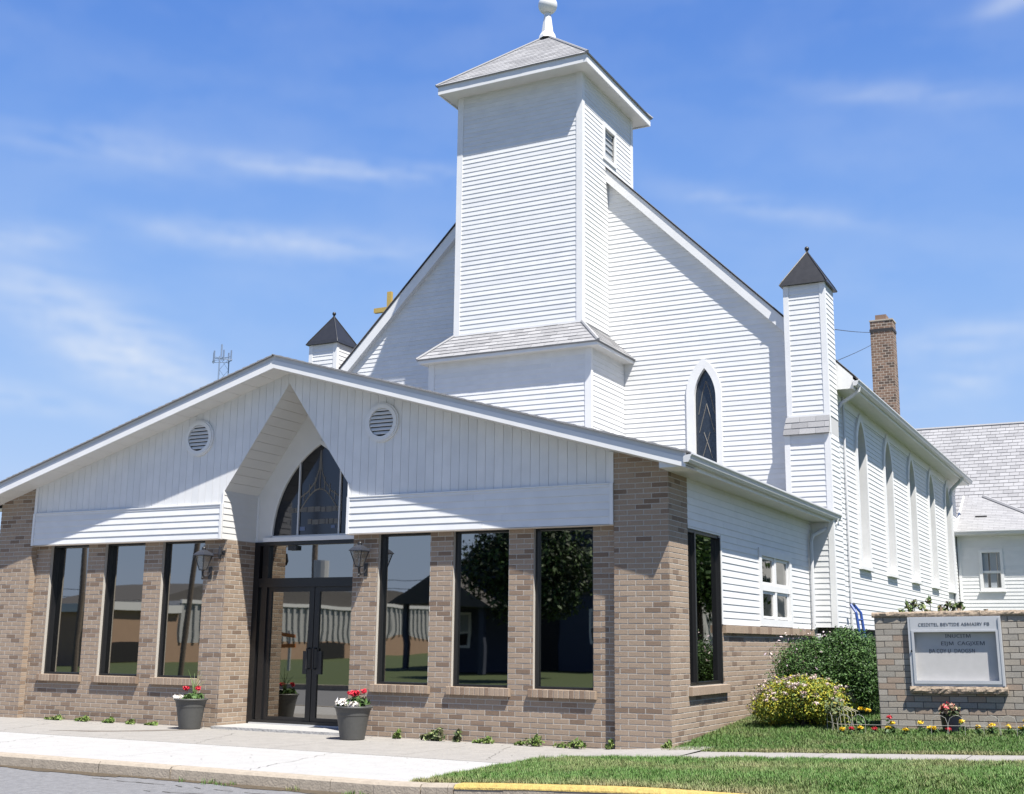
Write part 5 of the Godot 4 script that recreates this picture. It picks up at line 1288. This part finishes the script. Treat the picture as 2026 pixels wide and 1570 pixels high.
func wire_fence() -> void:
	var f := thing("wire_border_fence", "low looped white wire border fence around the sign bed", "garden fence", Vector3(1.65, hgt(1.65, -1.5), -1.5))
	var o := f.position
	var path := [Vector2(1.46, -1.75), Vector2(1.66, -1.46), Vector2(2.2, -1.38), Vector2(2.8, -1.34), Vector2(3.4, -1.30), Vector2(4.15, -1.28)]
	var k := 0
	for i in path.size() - 1:
		var a: Vector2 = path[i]; var b: Vector2 = path[i + 1]
		var n := maxi(1, roundi(a.distance_to(b) / 0.20))
		for j in n:
			var p := a.lerp(b, j / float(n)); var q := a.lerp(b, (j + 1) / float(n))
			k += 1
			if k % 3 == 2 or (k > 4 and k < 9): continue
			var pts := []
			for s in 11:
				var t := s / 10.0
				var u := clampf((t - 0.25) / 0.5, 0.0, 1.0)
				var xz := p.lerp(q, u * 0.94)
				var y := 0.21 * (t / 0.25) if t < 0.25 else (0.21 * ((1.0 - t) / 0.25) if t > 0.75 else 0.21 + 0.05 * sin(u * PI))
				pts.append(Vector3(xz.x, hgt(xz.x, xz.y) + y - 0.02, xz.y) - o)
			part("wire_loop", MB.new().tube(pts, 0.0024, 5).done(), M.wire_white, f)
		part("rail_wire", MB.new().tube([Vector3(a.x, hgt(a.x, a.y) + 0.12, a.y) - o, Vector3(b.x, hgt(b.x, b.y) + 0.12, b.y) - o], 0.0024, 5).done(), M.wire_white, f)

# ------------------------------------------------------------------ plants
# folded leaf-sized faces scattered through a list of ellipsoids [centre, radii]
func leaves(n: int, blobs: Array, size: float, cols: Array, seed_: int, hollow := 0.0) -> ArrayMesh:
	var r := RandomNumberGenerator.new(); r.seed = seed_
	var v := PackedVector3Array(); var nn := PackedVector3Array(); var c := PackedColorArray()
	var vol := []; var total := 0.0
	for b in blobs:
		total += pow(b[1].x * b[1].y * b[1].z, 0.7); vol.append(total)
	for i in n:
		var pick := r.randf() * total; var k := 0
		while vol[k] < pick: k += 1
		var d := Vector3(r.randfn(), r.randfn(), r.randfn()).normalized()
		var rad := pow(r.randf(), 0.45)
		if hollow > 0.0: rad = lerpf(hollow, 1.0, pow(r.randf(), 0.6))
		rad *= 1.0 + 0.10 * r.randfn()
		var p: Vector3 = blobs[k][0] + d * (blobs[k][1] as Vector3) * rad
		var nrm := (d * 0.7 + Vector3(r.randfn(), r.randfn() + 0.5, r.randfn()) * 0.6).normalized()
		var t := nrm.cross(Vector3(r.randfn(), r.randfn(), r.randfn())).normalized(); var s := nrm.cross(t)
		var z := size * r.randf_range(0.65, 1.3)
		var col: Color = cols[r.randi() % cols.size()]
		var g := r.randf_range(0.75, 1.25); g *= 0.9; col = Color(col.r * g, col.g * g, col.b * g)
		var tip := p + t * z; var base := p - t * z; var l := p + s * z * 0.45 + nrm * z * 0.12; var rt := p - s * z * 0.45 + nrm * z * 0.12
		for q in [base, l, tip, base, tip, rt]: v.append(q)
		for q in 6:
			nn.append(nrm); c.append(col)
	var a := []; a.resize(Mesh.ARRAY_MAX)
	a[Mesh.ARRAY_VERTEX] = v; a[Mesh.ARRAY_NORMAL] = nn; a[Mesh.ARRAY_COLOR] = c
	var m := ArrayMesh.new(); m.add_surface_from_arrays(Mesh.PRIMITIVE_TRIANGLES, a)
	return m
func shrub_stems(n: int, h: float, spread: float, seed_: int) -> ArrayMesh:
	var r := RandomNumberGenerator.new(); r.seed = seed_
	var m := MB.new()
	for i in n:
		var a := r.randf() * TAU; var l := spread * sqrt(r.randf())
		m.tube([Vector3(cos(a) * l * 0.15, -0.1, sin(a) * l * 0.15), Vector3(cos(a) * l * 0.5, h * 0.5, sin(a) * l * 0.5), Vector3(cos(a) * l, h * r.randf_range(0.8, 1.0), sin(a) * l)], [0.014, 0.010, 0.004], 5)
	return m.done()
func blade_clump(seed_: int) -> ArrayMesh:
	var r := RandomNumberGenerator.new(); r.seed = seed_
	var v := PackedVector3Array(); var c := PackedColorArray()
	for i in 9:
		var a := r.randf() * TAU; var at := Vector3(r.randf_range(-0.03, 0.03), -0.01, r.randf_range(-0.03, 0.03))
		var h := r.randf_range(0.028, 0.062); var lean := Vector3(cos(a), 0, sin(a)) * h * r.randf_range(0.15, 0.8)
		var s := Vector3(-sin(a), 0, cos(a)) * 0.0034
		var mid := at + Vector3(0, h * 0.62, 0) + lean * 0.35; var tip := at + Vector3(0, h, 0) + lean
		var k := r.randf_range(0.75, 1.3)
		for q in [at - s, at + s, mid + s * 0.8, at - s, mid + s * 0.8, mid - s * 0.8, mid - s * 0.8, mid + s * 0.8, tip]:
			v.append(q); c.append(Color(k, k, k))
	var ar := []; ar.resize(Mesh.ARRAY_MAX); ar[Mesh.ARRAY_VERTEX] = v; ar[Mesh.ARRAY_COLOR] = c
	var m := ArrayMesh.new(); m.add_surface_from_arrays(Mesh.PRIMITIVE_TRIANGLES, ar)
	return m
func grass_field(called: String, label: String, zones: Array, seed_: int) -> void:
	var r := RandomNumberGenerator.new(); r.seed = seed_
	var nz := FastNoiseLite.new(); nz.seed = seed_; nz.frequency = 0.7; nz.fractal_octaves = 3
	var xf := []; var cols := []
	for zn in zones:
		var n := int(zn[4] * (zn[1] - zn[0]) * (zn[3] - zn[2]))
		for i in n:
			var x := r.randf_range(zn[0], zn[1]); var z := r.randf_range(zn[2], zn[3])
			if zn.size() > 5 and not zn[5].call(x, z): continue
			var dry := clampf(0.10 + 0.55 * nz.get_noise_2d(x, z) + (float(zn[6].call(x, z)) if zn.size() > 6 else 0.0), 0.0, 0.8)
			var b := Basis(Vector3.UP, r.randf() * TAU).scaled(Vector3(1, r.randf_range(0.7, 1.35), 1) * r.randf_range(0.8, 1.2))
			xf.append(Transform3D(b, Vector3(x, hgt(x, z) - 0.015, z)))
			var k := r.randf_range(0.72, 1.08)
			var g := Color(0.075, 0.165, 0.022).lerp(Color(0.27, 0.23, 0.11), dry if r.randf() < 0.85 else minf(1.0, dry + 0.35))
			cols.append(Color(g.r * k, g.g * k, g.b * k))
	var mm := MultiMesh.new(); mm.transform_format = MultiMesh.TRANSFORM_3D; mm.use_colors = true; mm.mesh = blade_clump(seed_); mm.instance_count = xf.size()
	for i in xf.size():
		mm.set_instance_transform(i, xf[i]); mm.set_instance_color(i, cols[i])
	var o := MultiMeshInstance3D.new(); o.multimesh = mm; o.name = called; o.material_override = M.leaf
	o.set_meta("kind", "stuff"); o.set_meta("label", label); o.set_meta("category", "grass")
	add_child(o)
func weed(at: Vector3, w: float, h: float, kind: int, label: String) -> void:
	var o := thing("weed", label, "weed", at, "weeds at the foot of the hall wall")
	var cols := [[Color(0.10, 0.17, 0.03), Color(0.15, 0.20, 0.05)], [Color(0.06, 0.12, 0.03), Color(0.16, 0.19, 0.07), Color(0.10, 0.10, 0.05)]][kind] as Array
	part("foliage", leaves(int(110 + 700 * w), [[Vector3(0, h * 0.4, 0.02), Vector3(w, h * 0.4, 0.05)], [Vector3(w * 0.35, h * 0.75, 0.02), Vector3(w * 0.35, h * 0.4, 0.04)], [Vector3(-w * 1.2, h * 0.25, 0.01), Vector3(w * 0.6, h * 0.25, 0.03)]], 0.028 if kind == 0 else 0.04, cols, int(at.x * 100.0)), M.leaf, o)
	part("stems", shrub_stems(6, h * 0.8, w * 0.5, 3), M.leaf if false else M.bark, o)
func flower(at: Vector3, col: Array, called: String, label: String, seed_: int, h := 0.13) -> void:
	var o := thing(called, label, "flower", at, "flowers in the sign bed")
	part("leaves", leaves(26, [[Vector3(0, h * 0.45, 0), Vector3(0.05, h * 0.4, 0.05)]], 0.026, [Color(0.04, 0.09, 0.02), Color(0.06, 0.12, 0.03)], seed_), M.leaf, o)
	part("bloom", leaves(60, [[Vector3(0, h, 0), Vector3(0.033, 0.018, 0.033)]], 0.018, col, seed_ + 1), M.leaf, o)

func make_plants() -> void:
	# verge between pavement and kerb, and the lawn beside the hall
	var edge := func(x: float, z: float) -> bool: return z > (1.30 if x < 1.0 else 1.18) + 0.05 * sin(x * 9.0) + (0.25 if x < -0.75 and z < 1.75 else 0.0)
	var dry := func(_x: float, z: float) -> float: return clampf((z - 3.6) * 0.6, 0.0, 0.45) + (0.25 if z < 1.33 else 0.0)
	grass_field("verge_grass", "mown grass of the verge beside the kerb", [[-1.02, 11.0, 1.12, 4.27, 2000, edge, dry]], 51)
	var keep := func(x: float, z: float) -> bool: return z < 0.32 + 0.03 * sin(x * 11.0) and not (x > 2.0 and x < 4.1 and z < -1.84 and z > -2.25)
	var dry2 := func(_x: float, z: float) -> float: return 0.4 if z > 0.05 else -0.05
	grass_field("lawn_grass", "mown lawn in front of the sign and shrubs", [[0.0, 7.0, -4.5, 0.36, 1700, keep, dry2], [7.0, 15.0, -4.5, 0.33, 800], [0.0, 15.0, -14.0, -4.5, 350]], 52)
	# tufts along the kerb and the far side of the street
	grass_field("edge_grass", "ragged grass creeping over the pavement edge", [[-1.12, 8.0, 1.10, 1.34, 420, func(x: float, z: float) -> bool: return z > 1.14 + 0.09 * sin(x * 4.3) * sin(x * 1.7) and (z > 1.3 or x > 0.9 or sin(x * 13.0) > 0.3)], [-1.10, -1.0, 1.5, 4.2, 900, func(x: float, z: float) -> bool: return x > -1.05 + 0.05 * sin(z * 7.0)]], 54)
	grass_field("kerb_grass", "sparse weeds growing along the foot of the kerb", [[-3.6, 5.0, 4.46, 4.56, 260, func(x: float, _z: float) -> bool: return sin(x * 3.1) + sin(x * 7.7) > 0.2]], 53)
	for i in 1:
		var g: MultiMeshInstance3D = get_node("kerb_grass")
		for k in g.multimesh.instance_count:
			var t := g.multimesh.get_instance_transform(k); t.origin.y -= 0.115; g.multimesh.set_instance_transform(k, t)
	# dark shrub against the low wall
	var big := thing("dark_green_shrub", "tall dark green shrub against the low brick wall", "shrub", Vector3(1.05, 0.30, -3.5))
	part("foliage", leaves(42000, [[Vector3(0.0, 0.50, 0.0), Vector3(0.80, 0.58, 0.60)], [Vector3(0.42, 0.72, 0.05), Vector3(0.52, 0.46, 0.5)], [Vector3(-0.30, 0.62, 0.0), Vector3(0.42, 0.40, 0.5)], [Vector3(0.60, 0.55, 0.1), Vector3(0.42, 0.50, 0.45)], [Vector3(0.28, 1.02, 0.0), Vector3(0.26, 0.20, 0.26)], [Vector3(0.62, 0.92, 0.0), Vector3(0.22, 0.16, 0.25)], [Vector3(-0.1, 0.92, 0.0), Vector3(0.22, 0.16, 0.22)]], 0.019, [Color(0.024, 0.066, 0.010), Color(0.036, 0.092, 0.013), Color(0.058, 0.13, 0.02)], 61, 0.45), M.leaf, big)
	part("pale_blossoms", leaves(110, [[Vector3(-0.2, 0.85, 0.1), Vector3(0.6, 0.32, 0.5)]], 0.026, [Color(0.55, 0.45, 0.5), Color(0.5, 0.42, 0.4)], 62, 0.9), M.leaf, big)
	part("stems", shrub_stems(26, 1.0, 0.7, 63), M.bark, big)
	# flowering spirea in front
	var sp := thing("spirea_shrub", "low yellow green shrub covered with pink white flower clusters", "shrub", Vector3(1.02, 0.20, -2.25))
	part("foliage", leaves(20000, [[Vector3(0.0, 0.34, 0.0), Vector3(0.60, 0.30, 0.48)], [Vector3(-0.36, 0.22, 0.08), Vector3(0.32, 0.22, 0.36)], [Vector3(0.38, 0.27, 0.05), Vector3(0.34, 0.26, 0.36)], [Vector3(0.05, 0.48, 0.0), Vector3(0.36, 0.16, 0.34)]], 0.019, [Color(0.27, 0.28, 0.022), Color(0.18, 0.23, 0.02), Color(0.38, 0.33, 0.022), Color(0.08, 0.14, 0.018)], 64, 0.5), M.leaf, sp)
	part("flower_clusters", leaves(1500, clusters(80, Vector3(0.0, 0.31, 0.02), Vector3(0.66, 0.36, 0.52), 65), 0.020, [Color(0.50, 0.41, 0.37), Color(0.42, 0.30, 0.27), Color(0.55, 0.47, 0.42), Color(0.24, 0.17, 0.12)], 66), M.leaf, sp)
	part("stems", shrub_stems(30, 0.5, 0.6, 67), M.bark, sp)
	# sprigs behind the sign
	var sh := thing("sprawling_shrub", "leafy sprigs of a shrub showing above the sign coping", "shrub", Vector3(2.5, 0.45, -3.6))
	var bl := []
	var rr := RandomNumberGenerator.new(); rr.seed = 68
	for i in 16: bl.append([Vector3(-0.36 + 0.052 * i, 1.32 + rr.randf_range(-0.14, 0.12), rr.randf_range(-0.1, 0.1)), Vector3(0.05, 0.06, 0.06)])
	for i in 5: bl.append([Vector3(0.42 + 0.08 * i, 1.25 + rr.randf_range(-0.05, 0.06), 0.0), Vector3(0.035, 0.04, 0.04)])
	part("foliage", leaves(420, bl, 0.04, [Color(0.09, 0.13, 0.03), Color(0.13, 0.16, 0.045), Color(0.16, 0.11, 0.07), Color(0.07, 0.12, 0.03)], 69), M.leaf, sh)
	var m := MB.new()
	for b in bl: m.tube([Vector3(b[0].x * 0.4, -0.1, 0), Vector3(b[0].x * 0.75, 0.6, b[0].z * 0.5), b[0]], [0.012, 0.009, 0.004], 5)
	part("stems", m.done(), M.bark, sh)
	# leggy weeds at the end of the flower bed
	var lg := thing("drooping_plant", "drooping leggy plant at left end of the wire fence", "plant", Vector3(1.62, hgt(1.62, -1.8), -1.8))
	part("foliage", leaves(260, [[Vector3(-0.06, 0.28, 0.0), Vector3(0.15, 0.13, 0.14)]], 0.03, [Color(0.09, 0.13, 0.05), Color(0.14, 0.17, 0.07), Color(0.22, 0.2, 0.03)], 70), M.leaf, lg)
	var st := MB.new()
	for i in 8:
		var a := -0.2 + 0.05 * i
		st.tube([Vector3(a * 0.5, 0.3, 0), Vector3(a + 0.1, 0.24, 0.05), Vector3(a + 0.13, 0.0, 0.08)], [0.006, 0.006, 0.004], 4)
	part("stalks", st.done(), M.stalk, lg)
	# flowers in a row
	var y := [Color(0.72, 0.50, 0.012), Color(0.66, 0.42, 0.01)]; var rd := [Color(0.5, 0.02, 0.03), Color(0.45, 0.012, 0.03)]
	var row := [[1.72, 0, 0.07], [1.84, 1, 0.08], [1.95, 0, 0.09], [2.11, 1, 0.07], [2.30, 1, 0.21], [2.28, 0, 0.09], [2.33, 0, 0.14], [2.49, 0, 0.07], [2.66, 0, 0.14], [2.77, 0, 0.09], [2.82, 0, 0.085], [2.98, 1, 0.07], [3.14, 0, 0.16], [3.32, 0, 0.10], [3.45, 0, 0.10], [3.49, 0, 0.12], [3.66, 0, 0.10], [3.80, 0, 0.09], [3.85, 0, 0.17], [3.89, 1, 0.24], [3.92, 0, 0.07], [1.90, 0, 0.28], [1.98, 0, 0.26]]
	var seen := {"yellow": 0, "red": 0}
	var ord := ["first", "second", "third", "fourth", "fifth", "sixth", "seventh", "eighth", "ninth", "tenth", "eleventh", "twelfth", "thirteenth", "fourteenth", "fifteenth", "sixteenth", "seventeenth", "eighteenth"]
	row.sort_custom(func(a, b): return a[0] < b[0])
	for i in row.size():
		var q: Array = row[i]; var z := -1.42 + 0.03 * sin(i * 2.3) if q[2] < 0.25 else -1.72
		var cn := "red" if q[1] == 1 else "yellow"
		seen[cn] += 1
		flower(Vector3(q[0], hgt(q[0], z), z), rd if q[1] == 1 else y, cn + "_flower", "%s bedding flower before the sign, %s %s one from the left" % [cn, ord[seen[cn] - 1], cn], 80 + i * 2, q[2])
	# weeds along the wall
	weed(Vector3(-3.30, -0.05, 0.0), 0.13, 0.17, 1, "tall leafy weed under the first window right of the door")
	weed(Vector3(-2.98, -0.05, -0.02), 0.035, 0.17, 1, "single spindly weed stem beside the leafy weed at the wall")
	weed(Vector3(-3.92, -0.05, -0.02), 0.045, 0.12, 0, "small weed at the wall beside the right flower pot")
	weed(Vector3(-2.56, -0.05, -0.02), 0.12, 0.08, 0, "low green weed tuft between the two leafy clumps")
	weed(Vector3(-1.86, -0.05, 0.0), 0.16, 0.13, 0, "round bushy weed under the second window from the corner pier")
	weed(Vector3(-1.28, -0.05, 0.0), 0.17, 0.11, 0, "wide bushy weed under the window nearest the corner pier")
	weed(Vector3(-0.80, -0.045, 0.0), 0.04, 0.12, 0, "narrow weed in the corner beside the brick pier")
	weed(Vector3(-0.02, 0.0, 0.06), 0.05, 0.11, 0, "weed at the outer corner of the brick pier")
	weed(Vector3(-10.35, -0.05, 0.0), 0.16, 0.07, 0, "leftmost low weed strip at the wall foot")
	weed(Vector3(-9.75, -0.05, 0.0), 0.12, 0.08, 0, "weed under the middle window left of the doors")
	weed(Vector3(-9.2, -0.05, 0.0), 0.09, 0.08, 0, "weed tuft right of the middle left window")
	weed(Vector3(-8.75, -0.05, 0.0), 0.07, 0.07, 0, "small weed tuft under the window left of the lantern")
	weed(Vector3(-8.3, -0.05, 0.0), 0.10, 0.05, 0, "flat weed near the left flower pot")
	# tree that the windows mirror
	var tr := thing("street_tree", "leafy green tree in front of the blue house", "tree", Vector3(-12.6, 0, 21.0))
	part("trunk", MB.new().tube([Vector3(0, -0.2, 0), Vector3(0.05, 1.2, 0), Vector3(-0.05, 2.6, 0.05), Vector3(0.1, 4.5, 0)], [0.24, 0.17, 0.14, 0.07], 10).done(), M.bark, tr)
	part("limbs", MB.new().tube([Vector3(-0.03, 2.2, 0), Vector3(0.9, 3.6, 0.3)], [0.09, 0.03], 6).tube([Vector3(-0.03, 2.4, 0), Vector3(-1.0, 3.7, -0.3)], [0.09, 0.03], 6).tube([Vector3(0.0, 2.7, 0), Vector3(0.1, 4.3, -0.9)], [0.08, 0.03], 6).done(), M.bark, tr)
	part("crown", leaves(12000, [[Vector3(0, 4.2, 0), Vector3(1.9, 1.8, 1.9)], [Vector3(1.2, 3.5, 0.3), Vector3(1.2, 0.9, 1.2)], [Vector3(-1.3, 3.6, -0.3), Vector3(1.2, 1.0, 1.2)], [Vector3(0.2, 5.6, 0), Vector3(1.2, 1.2, 1.2)], [Vector3(0, 2.5, -0.4), Vector3(1.3, 0.8, 1.2)], [Vector3(1.0, 2.6, -0.3), Vector3(0.9, 0.8, 0.9)]], 0.10, [Color(0.012, 0.028, 0.006), Color(0.018, 0.04, 0.008), Color(0.05, 0.10, 0.018)], 71, 0.3), M.leaf, tr)
	# trees on the right that the side window mirrors
	for t in [[8.0, -24.5, "leafy tree on the lawn mirrored in the tall side window"], [12.2, -30.0, "second leafy tree farther back along the lawn"]]:
		var o := thing("lawn_tree", t[2], "tree", Vector3(t[0], 0.3, t[1]), "trees right of the church")
		part("trunk", MB.new().tube([Vector3(0, -0.3, 0), Vector3(0.05, 1.6, 0), Vector3(0, 3.4, 0.1)], [0.26, 0.2, 0.1], 10).done(), M.bark, o)
		part("crown", leaves(9000, [[Vector3(0, 3.9, 0), Vector3(2.0, 2.0, 2.2)], [Vector3(0.8, 2.6, 0.9), Vector3(1.2, 1.0, 1.3)], [Vector3(-0.9, 2.7, -0.8), Vector3(1.2, 1.0, 1.3)], [Vector3(0, 5.6, 0), Vector3(1.2, 1.1, 1.3)]], 0.12, [Color(0.035, 0.08, 0.014), Color(0.055, 0.12, 0.02), Color(0.08, 0.15, 0.028)], 72 + int(t[0]), 0.3), M.leaf, o)
func clusters(n: int, c: Vector3, rad: Vector3, seed_: int) -> Array:
	var r := RandomNumberGenerator.new(); r.seed = seed_
	var o := []
	for i in n:
		var d := Vector3(r.randfn(), absf(r.randfn()) * 0.9 + 0.02, r.randfn() + 0.25).normalized()
		o.append([c + d * rad * r.randf_range(0.92, 1.06), Vector3(0.042, 0.022, 0.042)])
	return o
